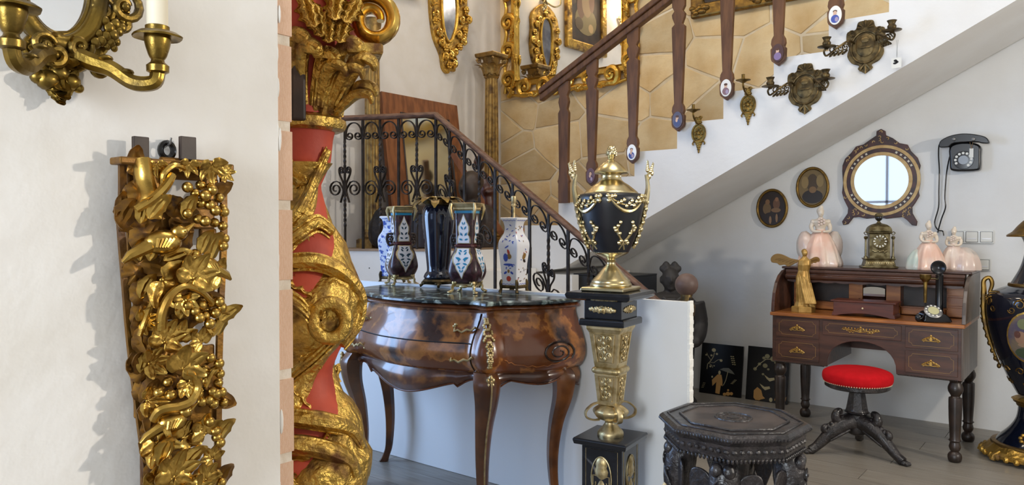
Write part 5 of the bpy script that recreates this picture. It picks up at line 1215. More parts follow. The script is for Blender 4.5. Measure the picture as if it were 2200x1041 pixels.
# ------------------------------------------------------------ vases on the chest
HT = .9755
def base_at(x, y, h): return ph(x, y, h)
def rosef(m, X, r, n=6, y=0):
    for j in range(n): m.ball((r*cos(j*2*pi/n), y, r*sin(j*2*pi/n)), (r*.55, r*.4, r*.55), 7, 5, X)
    m.ball((0, y-r*.3, 0), r*.45, 8, 6, X)
def enamel_vase(loc, rz, label):
    t = thing('enamel_vase', label, 'vase', loc, rz, 'pair of enamelled vases on the chest')
    prof = sm2([(.036, .036), (.056, .05), (.069, .08), (.070, .105), (.062, .145), (.050, .18), (.041, .203), (.041, .22), (.042, .28), (.043, .345)], 4)
    hf = rlat(prof)
    R = []
    for h_, z in prof:
        n = 40; ring_ = []
        e = .36 if z < .19 else .26
        for j in range(n):
            a = 2*pi*j/n; c_, s_ = cos(a), sin(a); k = (abs(c_)**(2/e)+abs(s_)**(2/e))**(-e/2); ring_.append((h_*k*c_, h_*k*s_, z))
        R.append(ring_)
    MB().rings(R).build('body', PURPLE, t, 60)
    MB().sq([(.041, .196), (.045, .200), (.045, .206), (.041, .210)], r=.01).build('waist_band', REDP2, t, 30)
    MB().sq([(.043, .343), (.043, .356)], r=.006).build('patterned_band', TURQ, t, 0)
    MB().sq([(.044, .354), (.048, .360), (.047, .366), (.053, .378), (.056, .386), (.050, .388)], r=.005).build('bronze_rim', BRONZE, t, 30, .001)
    for f in range(4):
        X = RZ(f*pi/2); fn = lambda x, z, o_: (x, -(hf(z)*(1-min(.97, abs(x)/hf(z))**(2/(.36 if z < .19 else .26)))**((.36 if z < .19 else .26)/2)+o_), z)
        m = MB()
        # corner drops under the rim
        m.tube([(.052, -.052, .385), (.056, -.056, .365), (.051, -.051, .335), (.047, -.047, .315)], [.006, .008, .005, .003], 7, X); m.build('rim_drop', BRONZE, t)
        up_r = [(.0005, .222), (.012, .224), (.020, .235), (.021, .25), (.015, .262), (.017, .28), (.013, .297), (.005, .315), (.0008, .325)]
        up_r = [(.025, .216), (.027, .23), (.024, .243), (.018, .252), (.022, .268), (.022, .285), (.015, .300), (.008, .315), (.0005, .336)]
        lo_r = [(.0005, .066), (.009, .088), (.020, .106), (.024, .118), (.035, .133), (.039, .150), (.036, .163), (.028, .174), (.026, .192)]
        for rows, sc_ in ((up_r, 1), (lo_r, 1)):
            zc = sum(z for _, z in rows)/len(rows)
            MB().strip([(w_*1.16+.0012, zc+(z-zc)*1.05) for w_, z in rows], fn, .0010, X, m=8).build('cartouche_border', BRONZE, t)
            MB().strip(rows, fn, .0018, X, m=8).build('cartouche', WHITE, t)
        mt = TEAL if pa.x == loc[0] else TURQ
        def petal(x, z, L, w_, a, mt=mt):
            n = 6; dx, dz = cos(a), sin(a)
            pts = [(x+dx*L*k/n-dz*w_*sin(pi*k/n), z+dz*L*k/n+dx*w_*sin(pi*k/n)) for k in range(n+1)]+[(x+dx*L*k/n+dz*w_*sin(pi*k/n), z+dz*L*k/n-dx*w_*sin(pi*k/n)) for k in range(n-1, 0, -1)]
            vs = [fn(p_[0], p_[1], .0026) for p_ in pts]; MB().add(vs, [tuple(range(len(vs)))], X).build('painted_leaf', mt, t, 0)
        for s_ in (-1, 1):
            for (x, z, L, w_, a) in ((.003, .228, .014, .003, .3), (.003, .245, .016, .0028, .9), (.002, .272, .015, .0028, 1.0), (.004, .255, .010, .0022, -.5), (.001, .292, .013, .002, 1.2), (.003, .145, .022, .004, .35), (.006, .165, .014, .003, .9), (.004, .13, .018, .0032, -.3), (.002, .105, .016, .003, .8), (.002, .178, .014, .0026, .5), (.008, .15, .012, .003, -1.2), (.001, .09, .013, .0022, 1.1)):
                petal(s_*x*1.3, z, L*1.25, w_*1.35, a if s_ > 0 else pi-a)
    # pierced side handles
    for s_ in (-1, 1):
        m = MB(); rosef(m, T(s_*.058, 0, .225), .014, 6, 0); m.tube(catmull([(s_*.040, 0, .25), (s_*.066, 0, .25), (s_*.074, 0, .225), (s_*.061, 0, .195), (s_*.040, 0, .20)], 4), .006, 7); m.build('handle', DARKW, t)
    m = MB().sq([(.038, .026), (.044, .030), (.044, .040), (.036, .044)], r=.008)
    for k in range(4):
        X = RZ(pi/4+k*pi/2); m.tube(catmull([(.05, 0, .040), (.068, 0, .030), (.070, 0, .014), (.085, 0, .004)], 4), [.009, .007, .006, .007], 7, X); m.ball((.062, 0, .044), (.010, .012, .016), 8, 6, X); m.ball((.084, 0, .005), (.010, .012, .006), 8, 5, X)
        for j in range(3): m.ball((.06, (j-1)*.012, .05), (.006, .006, .010), 6, 5, X)
        X2 = RZ(k*pi/2); m.ball((0, -.046, .030), (.02, .005, .008), 8, 5, X2)
    m.build('bronze_stand', BRONZE, t)
    t.scale = (1.14, 1.14, 1.13); return t
REDP2 = mat('maroon_band', hx('4a1a18'), .35)
pb = base_at(1004, 628, HT); pa = base_at(866, 610, HT)
enamel_vase((pb.x, pb.y, HT), .36, 'maroon enamelled vase with turquoise panels on gilt feet, nearer of the pair')
enamel_vase((pa.x, pa.y-.012, HT), 1.12, 'maroon enamelled vase with blue panels on gilt feet, farther of the pair')
def square_vase(x, y, hpx, label, glaze, lamp, rz, name):
    p = base_at(x, y, HT); s_ = ppm(p); k = hpx/s_/.32
    t = thing(name, label, 'vase', (p.x, p.y, HT), rz)
    prof = sm2([(.038, .03), (.039, .05), (.043, .12), (.049, .18), (.050, .205), (.046, .225), (.034, .25), (.030, .275), (.034, .30), (.041, .312)], 4)
    prof = [(a*k, b*k) for a, b in prof]; hf = rlat(prof)
    MB().sq(prof, r=.004).build('body', glaze, t, 25)
    MB().sq([(.042*k, .311*k), (.0425*k, .318*k), (.038*k, .32*k)]).build('rim', WHITE, t, 0)
    for f in range(4):
        X = RZ(f*pi/2); fn = lambda x_, z, o_: (x_, -(hf(z)+o_), z)
        for z0 in (.305, .035):
            m = MB().tube([fn((-.034+.0085*j)*k*(1 if z0 < .2 else .95), (z0+.004*(j % 2))*k, .0004) for j in range(9)], .0013, 4, X); m.build('blue_border', BLUE, t)
        rv = random.Random(f+31)
        def dab(x_, z, rx, rz_, m_, a=0):
            pts = [fn((x_+rx*cos(q)*cos(a)-rz_*sin(q)*sin(a))*k, (z+rx*cos(q)*sin(a)+rz_*sin(q)*cos(a))*k, .0009) for q in [2*pi*i/9 for i in range(9)]]
            MB().add(pts, [tuple(range(9))], X).build('painted_motif', m_, t, 0)
        if lamp and f in (0, 2):
            dab(-.012, .15, .012, .018, BLUE); dab(.006, .155, .012, .012, OCHRE, .6); dab(.004, .172, .006, .014, REDE, .3); dab(0, .12, .026, .005, BLUE); dab(-.004, .195, .012, .003, BLUE, .5)
            dab(0, .06, .012, .012, REDE); dab(-.016, .085, .009, .005, BLUE, .6); dab(.016, .085, .009, .005, BLUE, -.6); dab(0, .092, .006, .008, OCHRE)
            for j in range(12): dab(rv.uniform(-.026, .026), rv.uniform(.21, .29), .006, .0022, BLUE, rv.uniform(0, 3))
            for j in range(8): dab(rv.uniform(-.03, .03), rv.uniform(.10, .12), .005, .002, BLUE, rv.uniform(0, 3))
        else:
            for j in range(30): dab(rv.uniform(-.034, .034)*.95, rv.uniform(.05, .285), rv.uniform(.004, .007), .0022, (OCHRE, OCHRE, REDE, DARKW, BLUE)[j % 5] if lamp else BLUE, rv.uniform(0, 3))
            if lamp: dab(.008, .155, .016, .012, OCHRE, .8); dab(.012, .135, .012, .006, DARKW, -.4)
    m = MB()
    for j in range(4):
        X = RZ(pi/4+j*pi/2); m.tube(catmull([(.052*k, 0, .055*k), (.057*k, 0, .04*k), (.056*k, 0, .015*k), (.062*k, 0, .0)], 4), [.006, .009, .007, .010], 7, X)
    m.sq([(.04*k, .018*k), (.044*k, .024*k), (.04*k, .032*k)]); m.build('bronze_stand', DBRONZE, t)
    if lamp:
        MB().lathe([(.006, .318*k), (.006, .365*k), (.010, .367*k), (.014, .372*k), (.010, .38*k), (.013, .385*k), (.013, .41*k), (.010, .412*k)], 14).build('lamp_fitting', BRONZE, t)
        MB().tube(catmull([(.03, .05, .004), (.09, .05, .003), (.13, .03, .003), (.10, .10, .003)], 5), .0025, 5).build('cord', DARKW, t)
    return t
square_vase(1104, 627, 160, 'square white vase lamp base painted with coloured flowers on bronze feet', WHITE, True, .1, 'square_vase')
square_vase(842, 606, 142, 'square blue and white vase half hidden behind the farther enamelled vase', DELFT, False, .3, 'delft_vase')
p = base_at(947, 616, HT); s_ = ppm(p)
bv = thing('black_vase', 'tall glossy black vase with a bronze floral crown and bronze foot', 'vase', (p.x, p.y-.02, HT+.005))
Z = lambda y: (612-y)/s_
MB().lathe(sm2([(26/s_, Z(598)), (31/s_, Z(592)), (28/s_, Z(584)), (24/s_, Z(578)), (25/s_, Z(560)), (30/s_, Z(515)), (35/s_, Z(470)), (34/s_, Z(452)), (28/s_, Z(441)), (22/s_, Z(438))], 4), 40).build('body', EBLUE, bv)
m = MB().lathe([(30/s_, Z(604)), (34/s_, Z(600)), (30/s_, Z(596)), (20/s_, Z(596))], 28, wob=lambda a, z: .04*cos(16*a))
m.sq([(.052, .0+.012), (.058, .016), (.05, .022)], r=.012)
for k in range(4):
    X = RZ(pi/4+k*pi/2); m.tube(catmull([(.05, 0, .024), (.075, 0, .022), (.09, 0, .008), (.098, 0, .004)], 4), [.010, .008, .008], 7, X); m.ball((.075, 0, .02), (.016, .02, .010), 8, 5, X)
m.build('bronze_foot', DBRONZE, bv)
m = MB().lathe([(24/s_, Z(441)), (30/s_, Z(437)), (26/s_, Z(430)), (20/s_, Z(425))], 28); m.build('bronze_collar', DBRONZE, bv)
lf = leaf_mb(.105, .036, 3, .25, 1.3, .05, .07).mesh('bronze_leaf', mat('bronze_leafage', hx('6f5f42'), .42, .9, c2=hx('94793f'), ns=20))
for k in range(14): obj('bronze_leaf', lf, bv, X=RZ(k*2*pi/14+.2) @ T(0, -.045, Z(436)) @ RX(.75+.25*(k % 2)))
for k in range(4):
    m = MB(); rosef(m, RZ(k*pi/2+.5) @ T(0, -.078, Z(428)) @ RX(-.3), .014, 6); m.build('bronze_flower', BRONZE, bv)
# ------------------------------------------------------------ things on the desk
DT, DS = 1.0448, .7655
p = pv(1762, 576, 5.08)
ld2 = thing('porcelain_lady', 'pink and cream porcelain lady in a wide gown, standing alone', 'figurine', (p.x, p.y, DT), .45)
k = 128/ppm(p)/.385
def lady(t, X, col, s, lean=0):
    skirt = sm2([(.125, 0), (.128, .02), (.115, .07), (.095, .13), (.065, .19), (.035, .225), (.028, .235)], 4)
    MB().lathe(skirt, 56, X @ SC(s), wob=lambda a, z: (.10*sin(11*a+3*z)+.06*sin(5*a))*max(0, 1-z/.22)).build('gown', col, t, 70)
    m = MB()
    m.lathe(sm2([(.030, .228), (.027, .24), (.038, .27), (.042, .285), (.028, .30), (.014, .308), (.012, .322)], 3), 18, X @ SC(s) @ SC(1.1, .8, 1))
    m.ball((0, -.004, .340), (.020, .023, .027), 14, 10, X @ SC(s)); m.ball((0, -.027, .338), (.004, .005, .006), 6, 5, X @ SC(s)); m.ball((0, .008, .352), (.024, .026, .026), 12, 8, X @ SC(s)); m.ball((.004, .006, .377), (.014, .014, .014), 10, 7, X @ SC(s))
    for sg in (-1, 1):
        m.tube(catmull([(sg*.040, 0, .287), (sg*.056, .0, .255), (sg*.050, -.03, .225), (sg*.015, -.055, .22)], 4), [.016, .015, .011, .008], 9, X @ SC(s)); m.ball((sg*.045, 0, .283), (.018, .018, .018), 10, 7, X @ SC(s)); m.ball((sg*.012, -.058, .22), (.009, .008, .008), 8, 6, X @ SC(s))
    m.build('torso', PORC, t, 60, 0, .0035*s)
    m = MB()
    for j in range(8): m.ball((.016*(j % 3-1), -.038, .262+.006*j), (.009, .006, .008), 7, 5, X @ SC(s))
    m.build('lace_bodice', PALE, t)
lady(ld2, M4.Identity(4), PINK, k)
m = MB()
for sg in (-1, 1): m.lathe(sm2([(.075, .06), (.085, .10), (.075, .16), (.05, .20), (.02, .225)], 3), 24, SC(k) @ T(sg*.055, .03, .0) @ RY(sg*.18) @ SC(.75, .9, 1), wob=lambda a, z: .05*sin(9*a))
m.build('overskirt', PALE, ld2, 60)
p = pv(2016, 581, 5.06); k = 106/ppm(p)/.385
cp_ = thing('porcelain_couple', 'porcelain dancing couple, two wide pale gowns side by side', 'figurine', (p.x, p.y, DT), .45)
lady(cp_, T(-.055, .0, 0), PINK, k*.98); lady(cp_, T(.085, .01, 0) @ RZ(-.4), PALE, k*.86)
m = MB().lathe(sm2([(.105, 0), (.108, .03), (.09, .10), (.06, .15), (.03, .175)], 3), 40, T(-.10, .015, 0) @ SC(.9*k), wob=lambda a, z: .05*sin(8*a)); m.build('side_gown', GREENP, cp_, 60)
m = MB().lathe(sm2([(.125, 0), (.122, .05), (.095, .13), (.055, .175), (.02, .19)], 3), 40, T(.135, -.005, 0) @ SC(.92*k), wob=lambda a, z: .05*sin(9*a)); m.build('side_gown', PALE, cp_, 60)
p = pv(1887, 579, 5.05); k = 122/ppm(p)/.38
ck = thing('mantel_clock', 'brass mantel clock with black dial and ball finial on the desk top', 'clock', (p.x, p.y, DT), .38)
K = SC(k); D = .72
def bx3(m, w0, z0, z1, d=D, dw=0): m.sq([(w0, z0), (w0+dw, z1)], K, depth=d)
m = MB(); m.sq([(.105, 0), (.110, .006), (.104, .014)], K, depth=D); m.build('plinth', CLOCKM, ck, 0, .002)
m = MB().sq([(.095, .014), (.088, .04), (.086, .052), (.094, .058), (.094, .064)], K, depth=D); m.build('base', CLOCKM, ck, 0, .002)
m = MB()
for j in range(15): m.tube([(((-.075+.0107*j)+.006*cos(q*.8))*k, -.0675*k, (.033+.008*sin(q*.8))*k) for q in range(8)], .0016, 5)
m.build('pierced_frieze', BRONZE, ck)
m = MB().sq([(.062, .064), (.062, .225), (.068, .230), (.073, .236), (.073, .243)], K, depth=.75); m.build('case', CLOCKM, ck, 0, .002)
m = MB().lathe(sm2([(.076, .243), (.076, .25), (.068, .27), (.045, .288), (.02, .296), (.012, .302), (.008, .312)], 3), 4, K @ RZ(pi/4) @ SC(1.3, 1.3, 1)); m.build('dome', CLOCKM, ck, 30, .003)
MB().ball((0, 0, .335*k), .024*k, 18, 12).build('ball_finial', BLACKP, ck); MB().lathe([(.028*k, .342*k), (.030*k, .348*k), (.024*k, .352*k), (.02*k, .36*k), (.008*k, .366*k)], 16).build('finial_cap', CLOCKM, ck)
for sx in (-1, 1):
    m = MB().lathe([(.012, .064), (.012, .075), (.007, .08), (.006, .19), (.011, .195), (.013, .205), (.006, .212)], 12, K @ T(sx*.083, -.03, 0)); m.tube([((sx*(.083+.012*(1-.5*q/10)*cos(q*.65)))*k, -.03*k, (.228+.014*(1-.5*q/10)*sin(q*.65))*k) for q in range(11)], .0028, 6); m.build('side_column', CLOCKM, ck)
DX = T(0, -.0475*k, .178*k) @ RX(pi/2)
MB().lathe([(.052, 0), (.052, .006), (.046, .009), (.043, .005)], 32, DX @ K).build('bezel', CLOCKM, ck, 40); dl = MB().lathe([(.044, 0), (.044, .004), (.001, .0045)], 32, DX @ K).build('dial', BLACKP, ck)
for j in range(12):
    a = j*pi/6; MB().prism([(-.0035, -.006), (.0035, -.006), (.0035, .006), (-.0035, .006)], -.0015, .0005, T(.035*sin(a)*k, -.0525*k, .178*k+.035*cos(a)*k) @ RY(a) @ K).build('hour_marker', SWITCHW, dl, 0)
for a, L in ((-.5, .024), (.3, .030)): MB().prism([(-.0012, 0), (.0012, 0), (.0006, L), (-.0006, L)], -.001, .0, T(0, -.053*k, .178*k) @ RY(a) @ K).build('hand', GREYM, dl, 0)
m = MB()
for j in range(9): m.ball(((-.04+.01*j)*k, -.049*k, (.105+.010*abs(cos(j*1.1)))*k), (.008*k, .004, .009*k), 7, 5)
m.build('front_relief', CLOCKM, ck)
# golden winged figure (a plain generic one)
p = pv(1726, 657, 4.79); k = 158/ppm(p)/.42
wn = thing('winged_statuette', 'small gold draped statuette with spread wings on the left end of the desk', 'statuette', (p.x, p.y, DS), .5)
MB().lathe([(.066, 0), (.066, .030), (.060, .034)], 6, SC(k) @ SC(1, .8, 1)).build('plinth', RESING, wn, 0, .002)
m = MB()
def rr(cx, cy, z, rx, ry, f, ph_): return [((cx+rx*(1+f*sin(7*2*pi*j/28+ph_))*cos(2*pi*j/28))*k, (cy+ry*(1+f*sin(7*2*pi*j/28+ph_))*sin(2*pi*j/28))*k, z*k) for j in range(28)]
m.rings([rr(.012, .006, .03, .052, .042, .2, 0), rr(.008, .002, .06, .040, .034, .24, .3), rr(0, -.004, .11, .036, .030, .22, .8), rr(-.004, -.008, .16, .036, .030, .18, 1.3), rr(-.006, -.008, .20, .036, .028, .10, 1.8), rr(-.002, -.004, .235, .029, .022, .06, 2), rr(.002, -.006, .27, .036, .026, .04, 2), rr(.004, -.004, .295, .034, .022, .03, 2), rr(.004, -.002, .310, .016, .014, 0, 0), rr(.004, -.002, .322, .010, .010, 0, 0)])
m.ball((.004*k, -.008*k, .338*k), (.016*k, .018*k, .021*k), 12, 9); m.ball((.004*k, .004*k, .345*k), (.017*k, .017*k, .016*k), 10, 7)
for q in range(6): m.tube([((-.03+.012*q)*k, (-.035-.004*(q % 2))*k, (.22-.01*q)*k), ((-.015+.010*q)*k, (-.036)*k, .14*k), ((.005+.010*q)*k, (-.040)*k, .05*k)], [.004*k, .007*k, .009*k], 6)
m.build('draped_figure', RESING, wn, 60, 0, .002)
for sg, L in ((-1, .16), (1, .085)):
    w_ = sm2([(0, -.012), (.3, .06), (.62, .20), (.85, .20), (1.0, .06), (.97, -.10), (.78, -.13), (.68, -.20), (.5, -.18), (.38, -.24), (.18, -.14)], 3, True)
    X = T(sg*.02*k, .018*k, .295*k) @ RZ(sg*.45) @ SC(sg*L*k, k, L*k)
    wo = MB().prism(w_, -.005, .005, X).build('wing', WINGB, wn, 40, .002)
    for j in range(5): MB().tube([((.15+.12*j), -.0065, -.02+.02*j), ((.34+.13*j), -.0065, -.12+.03*j)], [.002, .003], 5, X).build('feather', WINGB, wo)
p = pv(1860, 672, 4.80)
wx = thing('writing_box', 'low mahogany writing box with a single small knob on the desk', 'box', (p.x, p.y, DS), 0)
fp_ = [(-.175, 0), (-.15, .0)]+[(-.13+.26*j/12, .006+.014*sin(pi*j/12)) for j in range(13)]+[(.15, 0), (.175, 0), (.17, .022), (.165, .022), (.165, .085), (-.165, .085), (-.165, .022), (-.17, .022)]
MB().prism(fp_, -.075, .075).build('case', OAK, wx, 0, .002); MB().box((-.18, -.085, .085), (.18, .08, .094)).build('lid', OAK, wx, 0, .003)
MB().ball((0, -.079, .052), .0055, 10, 7).build('knob', IVORY, wx)
p = pv(2006, 676, 4.765); k = 128/ppm(p)/.31
tl_ = thing('candlestick_telephone', 'black candlestick telephone with rotary dial on the desk', 'telephone', (p.x, p.y, DS), .5)
MB().prism(sm2([(-.055, 0), (.06, 0), (.068, .012), (.055, .03), (.03, .045), (-.03, .052), (-.055, .04), (-.06, .015)], 3, True), -.05*k, .05*k, SC(k, 1, k)).build('base', BLACKP, tl_, 40, .006)
X = T(-.022*k, -.052*k, .055*k) @ RX(.75); MB().lathe([(.042, 0), (.044, .004), (.040, .008), (.03, .009)], 28, X @ SC(k)).build('dial_ring', GREYM, tl_); MB().lathe([(.026, .009), (.026, .011), (.001, .012)], 22, X @ SC(k)).build('dial_centre', flat('#b8b48a'), tl_)
for j in range(10): a = j*.55; MB().ball((.034*cos(a), .034*sin(a), .0095), (.005, .005, .001), 7, 4, X @ SC(k)).build('finger_hole', SWITCHW, tl_)
MB().lathe([(.022, .045), (.018, .055), (.018, .235), (.020, .24), (.012, .25)], 18, SC(k) @ T(.03, .01, 0)).build('column', BLACKP, tl_)
m = MB().tube(catmull([(.03*k, .01*k, .245*k), (.03*k, -.01*k, .275*k), (.015*k, -.03*k, .285*k)], 4), .012*k, 10); m.lathe([(.012, 0), (.024, .015), (.034, .035), (.036, .05), (.03, .052), (.01, .04)], 20, T(.012*k, -.03*k, .284*k) @ RZ(-.4) @ RX(pi/2) @ SC(k)); m.build('mouthpiece', BLACKP, tl_)
m = MB().lathe([(.027, 0), (.027, .02), (.020, .03), (.012, .04)], 18, T(-.045*k, -.01*k, .245*k) @ RX(pi) @ SC(k)); m.lathe([(.0075, .11), (.0085, .18), (.010, .23)], 12, T(-.045*k, -.01*k, -.012*k) @ SC(k)); m.build('receiver', BRONZE2, tl_)
m = MB().tube([(.03*k, .01*k, .215*k), (-.01*k, -.02*k, .225*k), (-.035*k, -.02*k, .222*k), (-.055*k, -.02*k, .222*k)], .004, 7); m.build('hook', BRASS, tl_)
m = MB().tube(catmull([(-.045*k, -.01*k, .105*k), (-.05*k, -.03*k, .05*k), (-.075*k, -.05*k, .02*k), (-.09*k, -.03*k, .012*k), (-.06*k, .0, .012*k)], 5), .004, 6); m.build('cord', BLACKP, tl_)
MB().ball((-.085*k, -.035*k, .022*k), (.018*k, .014*k, .022*k), 10, 7).build('ear_cap', BLACKP, tl_)
# ------------------------------------------------------------ near wall: sconce mirror
def near(x, y, d, o): q = pu(x, y, UP+d); return (q.y-o.y, -d, q.z-o.z)
so = pu(122, 20, UP)
sc1 = thing('mirror_sconce', 'bronzed carved oval mirror sconce with candle arms on the near white wall', 'sconce', (UP+.001, so.y, so.z), pi/2)
N1 = lambda x, y, d=.02: V(near(x, y, d, so))
oc = N1(123, -40, .022); ow, oh = .0475, .083
E1 = [(oc.x+ow*cos(2*pi*j/40), oc.z+oh*sin(2*pi*j/40)) for j in range(40)]
MB().prism(E1, -.016, -.010).build('mirror_glass', MIRROR, sc1, 0)
MB().ringprism([(oc.x+(ow+.024)*cos(2*pi*j/40), oc.z+(oh+.026)*sin(2*pi*j/40)) for j in range(40)], [(oc.x+(ow-.003)*cos(2*pi*j/40), oc.z+(oh-.003)*sin(2*pi*j/40)) for j in range(40)], -.012, -.001).build('back_plate', SCONCEG, sc1, 40)
MB().tube([(oc.x+(ow+.004)*cos(2*pi*j/48), -.020, oc.z+(oh+.004)*sin(2*pi*j/48)) for j in range(48)], .006, 8, closed=True).build('inner_bead', SCONCEG, sc1)
MB().tube([(oc.x+(ow+.017)*cos(2*pi*j/48), -.026, oc.z+(oh+.018)*sin(2*pi*j/48)) for j in range(48)], .0145, 12, closed=True).build('frame_moulding', SCONCEG, sc1)
def vol(x, y, d, r, a0, turns, th, nm='scroll', flip=1):
    c0 = N1(x, y, d); P = [(c0.x+flip*r*(1-.78*j/20)*cos(a0+2*pi*turns*j/20), c0.y, c0.z+r*(1-.78*j/20)*sin(a0+2*pi*turns*j/20)) for j in range(21)]
    m = MB().tube(P, [th*.6, th, th, th*.7], 8); m.ball((c0.x, c0.y, c0.z), r*.3, 9, 7); m.build(nm, SCONCEG, sc1)
vol(268, 15, .03, .032, 2.6, -1.35, .008); vol(262, 48, .028, .022, 1.0, 1.2, .007); vol(222, 20, .03, .02, .3, 1.2, .006); vol(-10, 20, .03, .03, .3, 1.3, .008)
vol(120, 118, .045, .020, 2.2, 1.3, .007); vol(172, 100, .04, .020, .3, -1.2, .007); vol(95, 95, .05, .018, .3, 1.2, .006); vol(215, 150, .035, .016, .4, 1.3, .006); vol(195, 130, .04, .014, .2, -1.2, .006)
m = MB()
for x, y, r in ((235, 60, .010), (248, 52, .009), (228, 78, .009), (243, 75, .010), (255, 68, .008), (238, 92, .008), (218, 88, .009), (205, 92, .009), (250, 90, .007), (225, 45, .008), (212, 72, .007), (262, 60, .008), (230, 100, .006), (245, 104, .006)): m.ball(tuple(N1(x, y, .035)), (r, r*.8, r*1.1), 9, 7)
m.build('flower_cluster', SCONCEG, sc1)
lfm = leaf_mb(.06, .018, 3, .2, .8, .05, .06).mesh('leaf', SCONCEG)
for x, y, a, s_ in ((100, 155, 2.6, .75), (130, 155, 3.14, .9), (150, 150, -2.7, .75), (80, 160, 2.3, .65), (168, 150, -2.3, .65), (126, 185, 3.14, .62), (112, 186, 2.75, .55), (142, 186, -2.75, .55), (98, 182, 2.4, .5), (158, 184, -2.4, .5), (90, 110, 1.9, .9), (60, 100, 1.6, .8), (160, 95, -1.5, .8), (190, 110, -1.2, .7), (125, 130, 3.14, 1), (110, 105, 2.4, .8), (145, 105, -2.4, .8)):
    obj('leaf', lfm, sc1, X=T(*N1(x, y, .03)) @ RY(a) @ SC(s_))
m = MB()
for x, y, r in ((102, 172, .017), (152, 176, .014), (128, 158, .014), (82, 165, .012), (168, 190, .008), (128, 196, .008)): m.ball(tuple(N1(x, y, .03)), (r*1.1, r, r), 10, 7)
m.build('fruit_drop', SCONCEG, sc1)
m = MB().prism([tuple((N1(x, y, 0).x, N1(x, y, 0).z)) for x, y in ((60, 70), (190, 70), (225, 110), (200, 140), (160, 160), (128, 200), (95, 160), (50, 130), (30, 100))], -.022, -.001); m.build('backboard', SCONCEG, sc1, 30, .005)
tR, tL = V((.106, -.124, 1.572-so.z)), V((-.106, -.124, 1.572-so.z))
for tp_ in (tR, tL):
    sg = 1 if tp_.x > 0 else -1; b0 = N1(128, 105, .03); zl = 1.528-so.z
    P = catmull([V((b0.x+sg*.02, -.03, b0.z-.005)), V((sg*.035, -.05, 1.563-so.z)), V((sg*.055, -.075, 1.552-so.z)), V((sg*.078, -.10, zl+.002)), V((sg*.100, -.121, zl+.003)), V((tp_.x, tp_.y, zl+.02)), tp_+V((0, 0, -.018))], 6)
    am = MB().tube(P, [.016, .015, .0135, .012, .012, .012], 8); am.tube([p_+V((0, 0, .009)) for p_ in P[6:26]], .005, 6); am.tube([p_+V((0, -.008, .002)) for p_ in P[4:30]], .004, 6)
    for f, dz in ((10, .014), (16, .012)): am.ball(tuple(P[f]+V((0, 0, dz))), (.012, .010, .006), 8, 6)
    ao = am.build('arm', SCONCEG, sc1)
    MB().lathe([(.010, -.026), (.0175, -.022), (.018, -.012), (.011, -.006), (.010, -.001)], 20, T(*tp_)).build('arm_collar', SCONCEG, sc1)
    MB().lathe(sm2([(.010, -.002), (.014, .004), (.019, .02), (.021, .032), (.020, .038)], 3), 20, T(*tp_), wob=lambda a, z: .03*sin(10*a)).build('socket', SCONCEG, sc1)
    MB().lathe([(.018, .036), (.030, .038), (.038, .034), (.039, .037), (.030, .043), (.019, .043)], 28, T(*tp_), wob=lambda a, z: .03*sin(6*a)).build('drip_pan', SCONCEG, sc1)
    MB().lathe([(.019, .042), (.019, .053), (.0175, .054)], 20, T(*tp_)).build('candle_ring', SCONCEG, sc1)
    MB().lathe([(.0168, .05), (.0165, .16), (.012, .163)], 20, T(*tp_)).build('candle', CANDLE, sc1)
# ------------------------------------------------------------ near wall: carved vine panel
go = pu(385, 700, UP)
gv = thing('vine_carving', 'gilded openwork carving of vine leaves and grapes hung on the near wall', 'carving', (UP+.001, go.y, go.z), pi/2)
N2 = lambda x, y, d=.06: V(near(x, y, d, go))
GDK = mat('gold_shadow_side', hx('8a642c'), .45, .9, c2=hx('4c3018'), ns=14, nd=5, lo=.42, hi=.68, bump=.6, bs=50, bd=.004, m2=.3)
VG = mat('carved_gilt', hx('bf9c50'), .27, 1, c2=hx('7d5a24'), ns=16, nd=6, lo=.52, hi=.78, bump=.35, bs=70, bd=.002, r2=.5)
# dark boards added to stand for the shaded inside of the carving
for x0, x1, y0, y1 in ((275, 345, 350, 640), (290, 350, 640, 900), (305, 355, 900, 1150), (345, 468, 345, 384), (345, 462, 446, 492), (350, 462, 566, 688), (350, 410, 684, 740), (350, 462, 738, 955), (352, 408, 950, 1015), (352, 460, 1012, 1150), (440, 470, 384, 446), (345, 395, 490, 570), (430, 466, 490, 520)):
    a, b = N2(x0, y1, .03), N2(x1, y0, .03); MB().box((a.x, -.030, a.z), (b.x, -.020, b.z)).build('shade_backing', GDK, gv, 0, .004)
# back rails
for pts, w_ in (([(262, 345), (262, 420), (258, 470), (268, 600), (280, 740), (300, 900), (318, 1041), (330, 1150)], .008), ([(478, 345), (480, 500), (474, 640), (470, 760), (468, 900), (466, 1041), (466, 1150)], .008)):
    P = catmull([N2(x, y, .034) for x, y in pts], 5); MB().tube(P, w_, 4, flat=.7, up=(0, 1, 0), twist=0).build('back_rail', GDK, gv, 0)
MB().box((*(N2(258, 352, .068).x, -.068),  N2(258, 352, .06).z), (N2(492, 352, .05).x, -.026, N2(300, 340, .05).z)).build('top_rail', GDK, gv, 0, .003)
for x0, x1 in ((284, 318), (385, 419)):
    a, b = N2(x0, 292, .035), N2(x1, 345, .035); MB().box((a.x, -.040, b.z), (b.x, -.030, a.z)).build('hanging_tab', DARKW, gv, 0, .0015)
c0 = N2(364, 322, .03); MB().tube([(c0.x+.012*cos(j*pi/8), -.02, c0.z+.014*sin(j*pi/8)) for j in range(16)], .0055, 6, closed=True).build('hook_ring', BLACKP, gv); MB().tube([(c0.x, -.001, c0.z+.004), (c0.x+.001, -.03, c0.z+.012), (c0.x+.001, -.034, c0.z+.022)], .002, 6).build('nail', GREYM, gv)
